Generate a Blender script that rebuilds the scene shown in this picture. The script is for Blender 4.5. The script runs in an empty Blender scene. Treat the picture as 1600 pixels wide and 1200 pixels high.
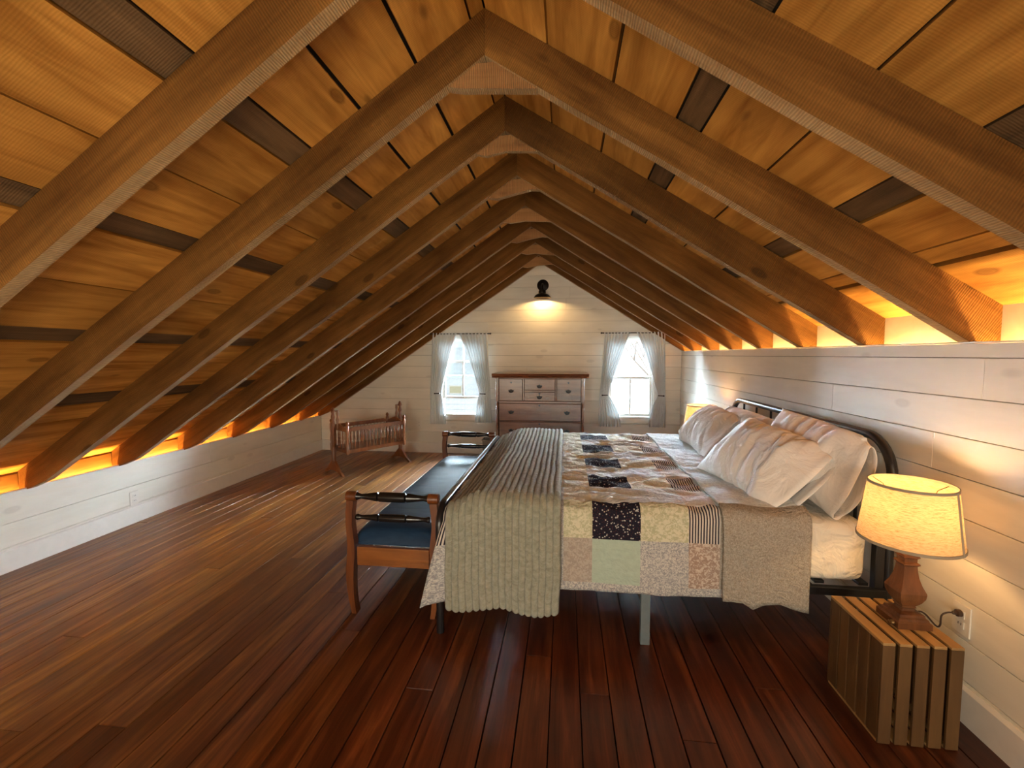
import bpy, bmesh, math, random
from mathutils import Vector, Matrix, noise
random.seed(7)
PI = math.pi
scn = bpy.context.scene
COL = scn.collection

# ------------------------------------------------------------------ camera, world, large lights, exposure
cam_d = bpy.data.cameras.new('camera'); cam = bpy.data.objects.new('camera', cam_d); COL.objects.link(cam)
cam_d.sensor_width = 36.0; cam_d.lens = 36.0*695.49/1600.0; cam_d.clip_start = 0.05
cam.location = (0, 0, 1.378); cam.rotation_euler = (PI/2-0.066, 0, 0.119)
scn.camera = cam
scn.view_settings.view_transform = 'Standard'; scn.view_settings.look = 'None'
scn.view_settings.exposure = 0.40; scn.view_settings.gamma = 1.0
scn.view_settings.use_curve_mapping = False

# room constants (metres)
XR, XL = 1.504, -3.507          # faces of the knee walls
YB, YF = 6.033, -2.6            # gable wall seen, gable wall behind the camera
RX, RZ = -0.335, 2.772          # ridge of the roof boards
SR, SL = 0.625, 0.668           # slopes of the two sides
HR, HL = 1.42, 0.503            # knee wall heights
XS, XO = 1.604, -3.567          # white strip wall behind the right ledge, blocking boards at left
Y0, SP = 1.8625, 0.61           # first rafter in view, spacing
deckR = lambda x: RZ-SR*(x-RX)
deckL = lambda x: RZ+SL*(x-RX)

world = bpy.data.worlds.new('world'); scn.world = world; world.use_nodes = True
nt = world.node_tree; nt.nodes.clear()
wo = nt.nodes.new('ShaderNodeOutputWorld'); bg = nt.nodes.new('ShaderNodeBackground')
tc = nt.nodes.new('ShaderNodeTexCoord'); sx = nt.nodes.new('ShaderNodeSeparateXYZ'); rp = nt.nodes.new('ShaderNodeValToRGB')
rp.color_ramp.elements[0].position = 0.45; rp.color_ramp.elements[0].color = (0.85, 0.93, 1.0, 1)
rp.color_ramp.elements[1].position = 0.95; rp.color_ramp.elements[1].color = (0.55, 0.75, 1.0, 1)
nt.links.new(tc.outputs['Generated'], sx.inputs[0]); nt.links.new(sx.outputs['Z'], rp.inputs[0])
nt.links.new(rp.outputs[0], bg.inputs[0]); nt.links.new(bg.outputs[0], wo.inputs[0])
bg.inputs[1].default_value = 1.15

def area(name, loc, rot, sx_, sy_, energy, color, spread=PI):
    l = bpy.data.lights.new(name, 'AREA'); l.shape = 'RECTANGLE'; l.size = sx_; l.size_y = sy_
    l.energy = energy; l.color = color; l.spread = spread
    o = bpy.data.objects.new(name, l); COL.objects.link(o); o.location = loc; o.rotation_euler = rot
    return o
# added fill lamps in front of the windowless gable behind the camera
for wx in (-1.55, 0.75):
    area('rear_fill', (wx, YF+0.06, 1.15), (PI/2, 0, 0), 0.70, 1.15, 40, (1.0, 0.93, 0.77))
# added fill lamp facing up from the floor behind the camera, brightens the roof
area('floor_fill', (-0.9, -1.55, 0.03), (PI, 0, 0), 1.0, 1.6, 60, (1.0, 0.80, 0.50))
# the two warm light strips hidden behind the knee walls
STRIP_Y = (YF+YB)/2
area('strip_light', (1.585, STRIP_Y, 1.30), (PI, 0, 0), 0.012, YB-YF-0.1, 95, (1.0, 0.60, 0.20))
area('strip_light', (-3.546, STRIP_Y, 0.415), (PI, 0, 0), 0.012, YB-YF-0.1, 85, (1.0, 0.53, 0.13))
def point(name, loc, energy, color, r=0.03):
    l = bpy.data.lights.new(name, 'POINT'); l.energy = energy; l.color = color; l.shadow_soft_size = r
    o = bpy.data.objects.new(name, l); COL.objects.link(o); o.location = loc
    return o
WARM = (1.0, 0.56, 0.20)
for y in (1.785, 4.35):
    point('bulb_light', (1.277, y, 0.825), 3.8, WARM)
point('bulb_light', (-0.305, 5.87, 2.150), 11, (1.0, 0.62, 0.24), 0.02)
# low winter sun spread wide by overcast, shining through the far gable windows
sd = bpy.data.lights.new('overcast_sun', 'SUN'); sd.energy = 340; sd.angle = math.radians(90); sd.color = (0.72, 0.88, 1.0)
so = bpy.data.objects.new('overcast_sun', sd); COL.objects.link(so); so.rotation_euler = (-PI/2+math.radians(8), 0, 0); so.location = (0, 12, 6)

# ------------------------------------------------------------------ materials
class NT:
    def __init__(s, name):
        s.m = bpy.data.materials.new(name); s.m.use_nodes = True; s.t = s.m.node_tree
        s.b = s.t.nodes['Principled BSDF']; s.out = s.t.nodes['Material Output']
    def n(s, typ, **kw):
        nd = s.t.nodes.new(typ)
        for k, v in kw.items():
            if k.startswith('i_'):
                nd.inputs[k[2:].replace('_', ' ')].default_value = v
            else: setattr(nd, k, v)
        return nd
    def l(s, a, b): s.t.links.new(a, b)
    def ramp(s, fac, stops):
        r = s.n('ShaderNodeValToRGB'); e = r.color_ramp.elements
        while len(e) < len(stops): e.new(0.5)
        for el, (p, c) in zip(e, stops):
            el.position = p; el.color = (*c, 1) if len(c) == 3 else c
        s.l(fac, r.inputs[0]); return r.outputs[0]
    def mix(s, a, b, fac, mode='MIX'):
        m = s.n('ShaderNodeMix', data_type='RGBA', blend_type=mode)
        for sock, v in ((m.inputs[6], a), (m.inputs[7], b), (m.inputs[0], fac)):
            if hasattr(v, 'is_output'): s.l(v, sock)
            elif isinstance(v, (int, float)): sock.default_value = v
            else: sock.default_value = (*v, 1)
        return m.outputs[2]
    def math(s, op, a, b=None):
        m = s.n('ShaderNodeMath', operation=op)
        for sock, v in zip(m.inputs, (a, b)):
            if v is None: continue
            if hasattr(v, 'is_output'): s.l(v, sock)
            else: sock.default_value = v
        return m.outputs[0]
    def vec(s, kind, scale=(1, 1, 1), rnd=False):
        tc = s.n('ShaderNodeTexCoord'); mp = s.n('ShaderNodeMapping'); mp.inputs['Scale'].default_value = scale
        if rnd:
            oi = s.n('ShaderNodeObjectInfo'); vm = s.n('ShaderNodeVectorMath', operation='SCALE')
            vm.inputs[0].default_value = (37.0, 61.0, 23.0); s.l(oi.outputs['Random'], vm.inputs['Scale'])
            s.l(vm.outputs[0], mp.inputs['Location'])
        s.l(tc.outputs[kind], mp.inputs['Vector']); return mp.outputs[0]
    def noise(s, v, scale, detail=4, rough=0.55, dist=0.0):
        n = s.n('ShaderNodeTexNoise'); s.l(v, n.inputs['Vector'])
        n.inputs['Scale'].default_value = scale; n.inputs['Detail'].default_value = detail
        n.inputs['Roughness'].default_value = rough; n.inputs['Distortion'].default_value = dist
        return n.outputs['Fac']
    def bump(s, h, strength, dist=0.01):
        b = s.n('ShaderNodeBump'); b.inputs['Strength'].default_value = strength; b.inputs['Distance'].default_value = dist
        s.l(h, b.inputs['Height']); s.l(b.outputs[0], s.b.inputs['Normal'])

def wood(name, dark, light, rough=0.6, grain=14, saw=0.0, rnd=0.25, knots=0.5, coat=0.0, bump=0.25, spec=0.4, along='X', blot_=0.8):
    k = NT(name)
    sc = {'X': (1, grain, grain), 'Z': (grain, grain, 1), 'Y': (grain, 1, grain)}[along]
    iso = k.vec('Object', (1, 1, 1), True)
    g = k.vec('Object', sc, True)
    n1 = k.noise(g, 1.6, 6, 0.6, 0.6)
    n2 = k.noise(iso, 2.3, 3, 0.5)
    col = k.ramp(n1, [(0.30, dark), (0.72, light)])
    blot = k.ramp(n2, [(0.28, (0.62, 0.57, 0.50)), (0.66, (1.14, 1.14, 1.12))])
    col = k.mix(col, blot, blot_, 'MULTIPLY')
    if knots:
        kn = k.vec('Object', {'X': (2.2, 5, 5), 'Z': (5, 5, 2.2), 'Y': (5, 2.2, 5)}[along], True)
        v = k.n('ShaderNodeTexVoronoi'); v.inputs['Scale'].default_value = 1.0; k.l(kn, v.inputs['Vector'])
        kf = k.ramp(v.outputs['Distance'], [(0.0, (0, 0, 0)), (0.07, (0.25, 0.25, 0.25)), (0.085, (0.05,)*3), (0.13, (1, 1, 1))])
        col = k.mix(k.mix((0.45, 0.33, 0.26), (1, 1, 1), kf), col, 1.0-knots*0+0, 'MULTIPLY') if False else k.mix(col, k.mix((1-knots, 1-knots*1.05, 1-knots*1.1), (1, 1, 1), kf), 1.0, 'MULTIPLY')
    h = n1
    if saw:
        w = k.n('ShaderNodeTexWave', wave_type='BANDS', bands_direction='X')
        wv = k.vec('Object', (1, 0.35, 0.35), True)
        k.l(wv, w.inputs['Vector']); w.inputs['Scale'].default_value = 38; w.inputs['Distortion'].default_value = 5.0
        w.inputs['Detail'].default_value = 2; w.inputs['Detail Scale'].default_value = 0.6
        col = k.mix(col, k.ramp(w.outputs['Fac'], [(0.2, (1-saw, 1-saw, 1-saw)), (0.8, (1+saw*0.6,)*3)]), 1.0, 'MULTIPLY')
        h = k.math('ADD', k.math('MULTIPLY', n1, 0.6), k.math('MULTIPLY', w.outputs['Fac'], saw*1.6))
    if rnd:
        oi = k.n('ShaderNodeObjectInfo')
        col = k.mix(col, k.ramp(oi.outputs['Random'], [(0, (1-rnd,)*3), (0.5, (1, 1-rnd*0.12, 1-rnd*0.3)), (1, (1+rnd*0.7, 1+rnd*0.7, 1+rnd*0.7))]), 1.0, 'MULTIPLY')
    k.l(col, k.b.inputs['Base Color']); k.b.inputs['Roughness'].default_value = rough
    k.b.inputs['Specular IOR Level'].default_value = spec
    if coat:
        k.b.inputs['Coat Weight'].default_value = coat; k.b.inputs['Coat Roughness'].default_value = 0.25
    k.bump(h, min(1.0, bump*1.5), 0.008)
    return k.m

def plain(name, c, rough=0.5, metal=0.0, noise_amt=0.08, scale=20, bump=0.05, spec=0.5):
    k = NT(name); v = k.vec('Object')
    n = k.noise(v, scale, 3)
    k.l(k.mix(c, k.ramp(n, [(0.3, (1-noise_amt,)*3), (0.7, (1+noise_amt,)*3)]), 1.0, 'MULTIPLY'), k.b.inputs['Base Color'])
    k.b.inputs['Roughness'].default_value = rough; k.b.inputs['Metallic'].default_value = metal
    k.b.inputs['Specular IOR Level'].default_value = spec
    if bump: k.bump(n, bump, 0.003)
    return k.m

M = {}
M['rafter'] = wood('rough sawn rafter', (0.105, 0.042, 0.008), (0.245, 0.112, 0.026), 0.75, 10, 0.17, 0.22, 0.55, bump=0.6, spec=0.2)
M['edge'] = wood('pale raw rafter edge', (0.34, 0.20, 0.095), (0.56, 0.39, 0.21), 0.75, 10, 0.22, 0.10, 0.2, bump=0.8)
M['gusset'] = wood('rough sawn gusset', (0.30, 0.14, 0.05), (0.47, 0.24, 0.095), 0.75, 10, 0.25, 0.15, 0.3, bump=0.8)
M['roof'] = wood('roof board', (0.34, 0.145, 0.026), (0.74, 0.395, 0.100), 0.68, 9, 0.05, 0.20, 0.5, bump=0.22, spec=0.2)
M['roof_dark'] = wood('old dark roof board', (0.065, 0.038, 0.018), (0.20, 0.120, 0.060), 0.75, 12, 0.05, 0.2, 0.3, bump=0.5)
M['felt'] = plain('dark roof felt', (0.010, 0.007, 0.005), 0.95)
M['block'] = wood('blocking board', (0.40, 0.20, 0.05), (0.62, 0.34, 0.10), 0.6, 9, 0.0, 0.1, 0.5, along='Y')
M['white'] = wood('white painted board', (0.72, 0.68, 0.59), (0.82, 0.78, 0.69), 0.5, 6, 0.0, 0.03, 0.16, bump=0.12, blot_=0.15)
M['trim'] = plain('white painted trim', (0.76, 0.72, 0.66), 0.4, noise_amt=0.03)
M['dark'] = plain('dark gap', (0.03, 0.024, 0.02), 0.9)
M['gap'] = plain('painted gap backing', (0.16, 0.13, 0.10), 0.9)
M['black_metal'] = plain('black enamelled metal', (0.012, 0.012, 0.014), 0.28, 0.0, spec=0.6)
M['grey_metal'] = plain('grey painted metal', (0.16, 0.20, 0.22), 0.45, 0.3)
M['black_wood'] = plain('black lacquered wood', (0.010, 0.009, 0.009), 0.2, spec=0.6)
M['bronze'] = plain('dark bronze', (0.018, 0.012, 0.009), 0.4, 0.6)
M['brass'] = plain('aged brass', (0.20, 0.12, 0.05), 0.35, 0.8)
M['bench_wood'] = wood('orange brown polished wood', (0.10, 0.028, 0.008), (0.22, 0.070, 0.018), 0.34, 12, 0, 0.1, 0.2, coat=0.2, along='Z')
M['bench_rail'] = wood('orange brown apron wood', (0.16, 0.050, 0.011), (0.32, 0.115, 0.026), 0.34, 10, 0, 0.05, 0.2, coat=0.2)
M['cradle'] = wood('maple brown turned wood', (0.16, 0.055, 0.018), (0.30, 0.12, 0.042), 0.35, 10, 0, 0.1, 0.15, coat=0.3, along='Z')
M['dresser'] = wood('red brown dresser wood', (0.115, 0.036, 0.015), (0.24, 0.088, 0.036), 0.26, 9, 0, 0.06, 0.15, coat=0.8)
M['lamp_wood'] = wood('carved brown lamp wood', (0.075, 0.026, 0.009), (0.19, 0.075, 0.026), 0.42, 12, 0, 0, 0.2, along='Z')
M['crate'] = wood('shade darkened pine slat', (0.072, 0.034, 0.010), (0.140, 0.072, 0.023), 0.6, 10, 0, 0.15, 0.4, bump=0.2, along='Z')  # upright slats coloured darker than the top: their shade is painted in
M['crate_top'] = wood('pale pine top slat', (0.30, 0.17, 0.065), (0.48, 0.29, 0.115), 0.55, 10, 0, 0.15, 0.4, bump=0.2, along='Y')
M['plastic'] = plain('white plastic', (0.74, 0.70, 0.62), 0.35, noise_amt=0.02, bump=0)
M['plastic_dark'] = plain('socket slot', (0.05, 0.04, 0.035), 0.6, bump=0)
M['cord'] = plain('brown cord', (0.045, 0.022, 0.012), 0.5, bump=0)
M['bin'] = plain('grey plastic', (0.22, 0.20, 0.18), 0.5)
M['siding'] = plain('white siding', (0.80, 0.82, 0.84), 0.7)
M['teal'] = plain('grey green painted wood', (0.25, 0.42, 0.38), 0.5)
M['snow'] = plain('snow', (0.75, 0.78, 0.82), 0.8)
M['ground'] = plain('darkened ground', (0.015, 0.016, 0.014), 0.9)  # ground colour cut near black to offset the very strong sun
M['tan'] = plain('tan window', (0.55, 0.48, 0.30), 0.5)
M['tree'] = plain('bare tree', (0.20, 0.14, 0.10), 0.9)

def floor_mat():
    k = NT('old varnished floor board')
    g = k.vec('Object', (0.8, 13, 13), True); iso = k.vec('Object', (1, 1, 1), True)
    n1 = k.noise(g, 2.0, 6, 0.65, 0.5)
    col = k.ramp(n1, [(0.30, (0.034, 0.006, 0.002)), (0.50, (0.085, 0.019, 0.006)), (0.72, (0.175, 0.050, 0.015))])
    oi = k.n('ShaderNodeObjectInfo')
    col = k.mix(col, k.ramp(oi.outputs['Random'], [(0, (0.72, 0.66, 0.62)), (0.5, (1, 1, 1)), (1, (1.35, 1.5, 1.45))]), 1.0, 'MULTIPLY')
    wear = k.noise(k.vec('Object', (0.6, 5.0, 1), True), 1.7, 4, 0.5)
    col = k.mix(col, k.ramp(wear, [(0.40, (0.8, 0.8, 0.8)), (0.75, (1.45, 1.5, 1.5))]), 1.0, 'MULTIPLY')
    v = k.n('ShaderNodeTexVoronoi'); v.inputs['Scale'].default_value = 1.0; k.l(k.vec('Object', (1.1, 7, 7), True), v.inputs['Vector'])
    kf = k.ramp(v.outputs['Distance'], [(0.0, (0.2, 0.2, 0.2)), (0.03, (0.4, 0.4, 0.4)), (0.05, (1, 1, 1))])
    col = k.mix(col, kf, 0.5, 'MULTIPLY')
    # boards towards the left wall tinted golden: warm light put into their colour
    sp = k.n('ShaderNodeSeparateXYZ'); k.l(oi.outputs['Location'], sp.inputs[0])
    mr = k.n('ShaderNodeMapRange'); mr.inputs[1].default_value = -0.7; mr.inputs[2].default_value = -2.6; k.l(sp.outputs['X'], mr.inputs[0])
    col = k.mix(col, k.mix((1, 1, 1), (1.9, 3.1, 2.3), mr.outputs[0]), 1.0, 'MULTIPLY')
    k.l(col, k.b.inputs['Base Color'])
    rn = k.noise(iso, 3.0, 4)
    k.l(k.ramp(rn, [(0.3, (0.29,)*3), (0.75, (0.40,)*3)]), k.b.inputs['Roughness'])
    k.b.inputs['Specular IOR Level'].default_value = 0.5
    hh = k.math('ADD', k.math('MULTIPLY', n1, 0.35), k.noise(iso, 5.0, 3))
    k.bump(hh, 0.45, 0.005)
    return k.m
M['floor'] = floor_mat()

def glass_mat():
    k = NT('window glass'); k.t.nodes.remove(k.b)
    tr = k.n('ShaderNodeBsdfTransparent'); gl = k.n('ShaderNodeBsdfGlossy'); gl.inputs['Roughness'].default_value = 0.02
    fr = k.n('ShaderNodeFresnel'); fr.inputs[0].default_value = 1.45
    mx = k.n('ShaderNodeMixShader'); tr.inputs[0].default_value = (0.96, 0.98, 0.98, 1)
    k.l(fr.outputs[0], mx.inputs[0]); k.l(tr.outputs[0], mx.inputs[1]); k.l(gl.outputs[0], mx.inputs[2]); k.l(mx.outputs[0], k.out.inputs[0])
    return k.m
M['glass'] = glass_mat()

def cloth(name, trans=0.0, color=(0.7, 0.7, 0.7), fine=600, wr=0.25, wscale=18, amt=0.05, rough=0.85, uv=False, wrd=0.01):
    k = NT(name); v = k.vec('UV' if uv else 'Object')
    n = k.noise(v, fine, 2); w = k.noise(v, wscale, 4, 0.55, 0.8)
    col = k.mix(color, k.ramp(n, [(0.3, (1-amt,)*3), (0.7, (1+amt,)*3)]), 1.0, 'MULTIPLY')
    k.l(col, k.b.inputs['Base Color']); k.b.inputs['Roughness'].default_value = rough; k.b.inputs['Specular IOR Level'].default_value = 0.2
    k.bump(w, wr, wrd)
    if trans:
        t = k.n('ShaderNodeBsdfTranslucent'); k.l(col, t.inputs[0]); mx = k.n('ShaderNodeMixShader'); mx.inputs[0].default_value = trans
        k.l(k.b.outputs[0], mx.inputs[1]); k.l(t.outputs[0], mx.inputs[2]); k.l(mx.outputs[0], k.out.inputs[0])
    return k.m
M['curtain'] = cloth('thin white curtain cotton', 0.019, (0.76, 0.79, 0.80), 300, 0.1)
M['pillow'] = cloth('white cotton pillowcase', 0.0, (0.85, 0.83, 0.81), 500, 0.65, 5.5, 0.03, wrd=0.035)
M['sheet'] = cloth('white fitted sheet', 0.0, (0.80, 0.74, 0.62), 500, 1.0, 9, 0.03, wrd=0.05)
M['mattress'] = cloth('mattress ticking', 0.0, (0.75, 0.72, 0.66), 500, 0.1, 11, 0.03)
def navy_leather():
    k = NT('dark blue upholstery'); v = k.vec('Object')
    w = k.noise(k.vec('Object', (1.0, 6.0, 1.0)), 5, 5, 0.6, 0.8); f = k.noise(v, 900, 2)
    k.l(k.ramp(w, [(0.3, (0.008, 0.028, 0.070)), (0.7, (0.018, 0.050, 0.105))]), k.b.inputs['Base Color'])
    k.b.inputs['Roughness'].default_value = 0.55; k.b.inputs['Specular IOR Level'].default_value = 0.22
    k.bump(k.math('ADD', w, k.math('MULTIPLY', f, 0.15)), 0.22, 0.006)
    return k.m
M['navy'] = navy_leather()
def shade_mat():
    k = NT('linen lamp shade'); v = k.vec('Object', (6, 6, 40))
    n = k.noise(v, 9, 5, 0.7, 0.3)
    col = k.ramp(n, [(0.30, (0.34, 0.20, 0.09)), (0.48, (0.60, 0.44, 0.26)), (0.7, (0.72, 0.57, 0.37))])
    k.l(col, k.b.inputs['Base Color']); k.b.inputs['Roughness'].default_value = 0.9
    t = k.n('ShaderNodeBsdfTranslucent'); k.l(col, t.inputs[0]); mx = k.n('ShaderNodeMixShader'); mx.inputs[0].default_value = 0.34
    k.l(k.b.outputs[0], mx.inputs[1]); k.l(t.outputs[0], mx.inputs[2]); k.l(mx.outputs[0], k.out.inputs[0])
    k.bump(n, 0.3, 0.002)
    return k.m
M['shade'] = shade_mat()
M['shade_lining'] = M['shade']
M['shade_trim'] = plain('grey brown shade trim', (0.30, 0.25, 0.18), 0.8)
def emit(name, c, s):
    k = NT(name); e = k.n('ShaderNodeEmission'); e.inputs[0].default_value = (*c, 1); e.inputs[1].default_value = s
    k.l(e.outputs[0], k.out.inputs[0]); return k.m
M['bulb'] = emit('warm bulb', (1.0, 0.62, 0.26), 10)
M['led'] = emit('warm light strip', (1.0, 0.50, 0.14), 6)

def quilt_mat(name, base, kind, c2=(0, 0, 0), scale=60, lo=0.45, hi=0.55):
    k = NT(name); v = k.vec('UV')
    if kind == 'stripe':
        sx_ = k.n('ShaderNodeSeparateXYZ'); k.l(v, sx_.inputs[0])
        f = k.math('FRACT', k.math('MULTIPLY', sx_.outputs['X'], 1/0.0125)); col = k.mix(base, c2, k.math('GREATER_THAN', f, 0.55))
    elif kind == 'dots':
        vo = k.n('ShaderNodeTexVoronoi'); vo.inputs['Scale'].default_value = scale; k.l(v, vo.inputs['Vector'])
        col = k.mix(c2, base, k.ramp(vo.outputs['Distance'], [(0.22, (0, 0, 0)), (0.30, (1, 1, 1))]))
        n = k.noise(v, scale*2.2, 2); col = k.mix(col, (0.13, 0.04, 0.04), k.ramp(n, [(0.60, (0, 0, 0)), (0.66, (1, 1, 1))]))
    elif kind == 'floral':
        n = k.noise(v, scale, 3, 0.6, 1.2); col = k.ramp(n, [(lo, c2), (hi, base)])
    else:
        col = k.mix(base, k.ramp(k.noise(v, 40, 3), [(0.3, (0.94,)*3), (0.7, (1.04,)*3)]), 1.0, 'MULTIPLY')
    k.l(col, k.b.inputs['Base Color']); k.b.inputs['Roughness'].default_value = 0.95; k.b.inputs['Specular IOR Level'].default_value = 0.04
    w = k.noise(v, 26, 4, 0.6, 1.5)
    w2 = k.noise(k.vec('UV', (1.0, 2.2, 1)), 11, 3, 0.5, 1.5)
    k.bump(k.math('ADD', w, k.math('MULTIPLY', w2, 1.3)), 0.50, 0.022)
    return k.m
QM = [quilt_mat('cream floral patch', (0.66, 0.63, 0.48), 'floral', (0.47, 0.47, 0.31), 55),
      quilt_mat('mint patch', (0.42, 0.52, 0.44), 'plain'),
      quilt_mat('navy floral patch', (0.018, 0.018, 0.030), 'dots', (0.50, 0.48, 0.46), 74),
      quilt_mat('striped ticking patch', (0.62, 0.56, 0.50), 'stripe', (0.030, 0.026, 0.040)),
      quilt_mat('grey floral patch', (0.58, 0.57, 0.54), 'floral', (0.30, 0.30, 0.32), 120),
      quilt_mat('tan paisley patch', (0.58, 0.50, 0.43), 'floral', (0.36, 0.26, 0.21), 70, 0.5, 0.54),
      quilt_mat('pale pink patch', (0.80, 0.79, 0.77), 'floral', (0.70, 0.67, 0.64), 60),
      quilt_mat('pale blue white patch', (0.80, 0.87, 0.89), 'floral', (0.68, 0.74, 0.77), 60),  # pale patches of the bed top, whitened further to paint in daylight
      quilt_mat('grey brown reverse', (0.42, 0.39, 0.34), 'floral', (0.27, 0.235, 0.19), 150, 0.40, 0.60),
      quilt_mat('taupe patch', (0.46, 0.41, 0.36), 'floral', (0.36, 0.31, 0.27), 60),
      quilt_mat('pale cream patch', (0.84, 0.84, 0.74), 'floral', (0.72, 0.72, 0.60), 60)]
def throw_mat():
    k = NT('grey green plush'); v = k.vec('UV')
    n = k.noise(v, 45, 4, 0.7, 0.5); f = k.noise(v, 500, 2)
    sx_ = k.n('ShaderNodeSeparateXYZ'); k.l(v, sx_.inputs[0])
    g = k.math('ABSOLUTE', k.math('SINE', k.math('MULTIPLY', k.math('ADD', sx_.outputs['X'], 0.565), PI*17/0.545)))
    groove_shade = k.ramp(g, [(0.14, (0.38, 0.38, 0.38)), (0.60, (1, 1, 1))])   # shade between the ribs painted into the colour
    col = (k.ramp(n, [(0.25, (0.24, 0.245, 0.18)), (0.5, (0.36, 0.37, 0.285)), (0.78, (0.50, 0.50, 0.42))]))
    k.l(k.mix(col, groove_shade, 1.0, 'MULTIPLY'), k.b.inputs['Base Color'])
    k.b.inputs['Roughness'].default_value = 0.95; k.b.inputs['Sheen Weight'].default_value = 0.35; k.b.inputs['Specular IOR Level'].default_value = 0.1
    k.bump(k.math('ADD', n, k.math('MULTIPLY', f, 0.4)), 0.9, 0.014)
    return k.m
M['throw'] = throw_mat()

# ------------------------------------------------------------------ object helpers
def tag(o, label=None, cat=None, group=None, kind=None):
    if label: o['label'] = label
    if cat: o['category'] = cat
    if group: o['group'] = group
    if kind: o['kind'] = kind
    return o
def empty(name, loc=(0, 0, 0), rz=0.0):
    o = bpy.data.objects.new(name, None); COL.objects.link(o); o.location = loc; o.rotation_euler = (0, 0, rz)
    o.empty_display_size = 0.1
    return o
def link(name, me, mat, parent=None, mw=None):
    """mesh given in the parent's space; mw = own matrix within the parent"""
    if mat is not None and not me.materials:
        for m in (mat if isinstance(mat, (list, tuple)) else [mat]): me.materials.append(m)
    o = bpy.data.objects.new(name, me); COL.objects.link(o)
    if parent: o.parent = parent
    if mw is not None: o.matrix_basis = mw
    return o
def mesh(name, vs, fs, smooth=False):
    me = bpy.data.meshes.new(name); me.from_pydata([tuple(v) for v in vs], [], fs)
    if smooth: me.polygons.foreach_set('use_smooth', [True]*len(me.polygons))
    me.update(); return me
def from_bm(name, bm, smooth=False, auto=None):
    bmesh.ops.recalc_face_normals(bm, faces=bm.faces)
    me = bpy.data.meshes.new(name); bm.to_mesh(me); bm.free()
    if smooth: me.polygons.foreach_set('use_smooth', [True]*len(me.polygons))
    if auto is not None:
        me.polygons.foreach_set('use_smooth', [True]*len(me.polygons)); me.set_sharp_from_angle(angle=auto)
    return me
def bm_box(bm, x0, x1, y0, y1, z0, z1, bev=0.0, mat=None):
    r = bmesh.ops.create_cube(bm, size=1.0, matrix=Matrix.Translation(((x0+x1)/2, (y0+y1)/2, (z0+z1)/2)) @ Matrix.Diagonal((x1-x0, y1-y0, z1-z0, 1)))
    vs = r['verts']
    if bev:
        es = {e for v in vs for e in v.link_edges}
        r2 = bmesh.ops.bevel(bm, geom=list(es), offset=bev, segments=2, affect='EDGES', profile=0.5)
        vs = r2['verts']
    if mat is not None: bmesh.ops.transform(bm, matrix=mat, verts=vs)
    return vs
def box(name, x0, x1, y0, y1, z0, z1, mat, parent=None, bev=0.0):
    """box whose object origin sits at its centre, so that object texture space runs along it"""
    c = ((x0+x1)/2, (y0+y1)/2, (z0+z1)/2); bm = bmesh.new()
    bm_box(bm, x0-c[0], x1-c[0], y0-c[1], y1-c[1], z0-c[2], z1-c[2], bev)
    o = link(name, from_bm(name, bm), mat, parent); o.location = c; return o
def prism(name, poly, axis, a, b, mat, parent=None, frame=None):
    """extrude a convex/concave 2D polygon; axis 'y': poly in xz; 'x': poly in yz. frame = world matrix of the object's own axes"""
    vs = []
    for t in (a, b):
        for (p, q) in poly:
            vs.append(Vector((p, t, q)) if axis == 'y' else Vector((t, p, q)))
    n = len(poly)
    fs = [list(range(n)), list(range(2*n-1, n-1, -1))]+[[i, (i+1) % n, n+(i+1) % n, n+i] for i in range(n)]
    fr = frame if frame is not None else Matrix.Translation(sum(vs, Vector())/len(vs))
    inv = fr.inverted(); bm = bmesh.new(); bv = [bm.verts.new(inv @ v) for v in vs]
    for f in fs: bm.faces.new([bv[i] for i in f])
    return link(name, from_bm(name, bm), mat, parent, fr)
def slope_frame(x, y, z, s):      # local X runs along the roof slope, Y along the room
    return Matrix.Translation((x, y, z)) @ Matrix.Rotation(-math.atan(s), 4, 'Y')
YX = Matrix.Rotation(PI/2, 4, 'Z')   # local X -> world Y
def board_y(name, x0, x1, y0, y1, z0, z1, mat, parent, bev=0.0, tilt=0.0):
    """a board running along y: its own X axis is its length"""
    c = ((x0+x1)/2, (y0+y1)/2, (z0+z1)/2); bm = bmesh.new()
    bm_box(bm, -(y1-y0)/2, (y1-y0)/2, -(x1-x0)/2, (x1-x0)/2, -(z1-z0)/2, (z1-z0)/2, bev)
    return link(name, from_bm(name, bm), mat, parent, Matrix.Translation(c) @ YX @ Matrix.Rotation(tilt, 4, 'X'))
def lathe_bm(bm, prof, seg=16, mat=None, square=False, closed=True):
    rings = []
    for r, z in prof:
        ring = []
        for i in range(seg):
            a = 2*PI*(i+0.5)/seg if square else 2*PI*i/seg
            k = r*(1/math.cos(PI/4) if square else 1)
            v = Vector((k*math.cos(a), k*math.sin(a), z))
            if mat is not None: v = mat @ v
            ring.append(bm.verts.new(v))
        rings.append(ring)
    for a, b in zip(rings, rings[1:]):
        for i in range(seg): bm.faces.new((a[i], a[(i+1) % seg], b[(i+1) % seg], b[i]))
    if closed:
        bm.faces.new(list(reversed(rings[0]))); bm.faces.new(rings[-1])
def lathe(name, prof, mat, parent=None, seg=16, mw=None, square=False, auto=0.6, closed=True):
    bm = bmesh.new(); lathe_bm(bm, prof, seg, None, square, closed)
    return link(name, from_bm(name, bm, auto=auto), mat, parent, mw)
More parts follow.
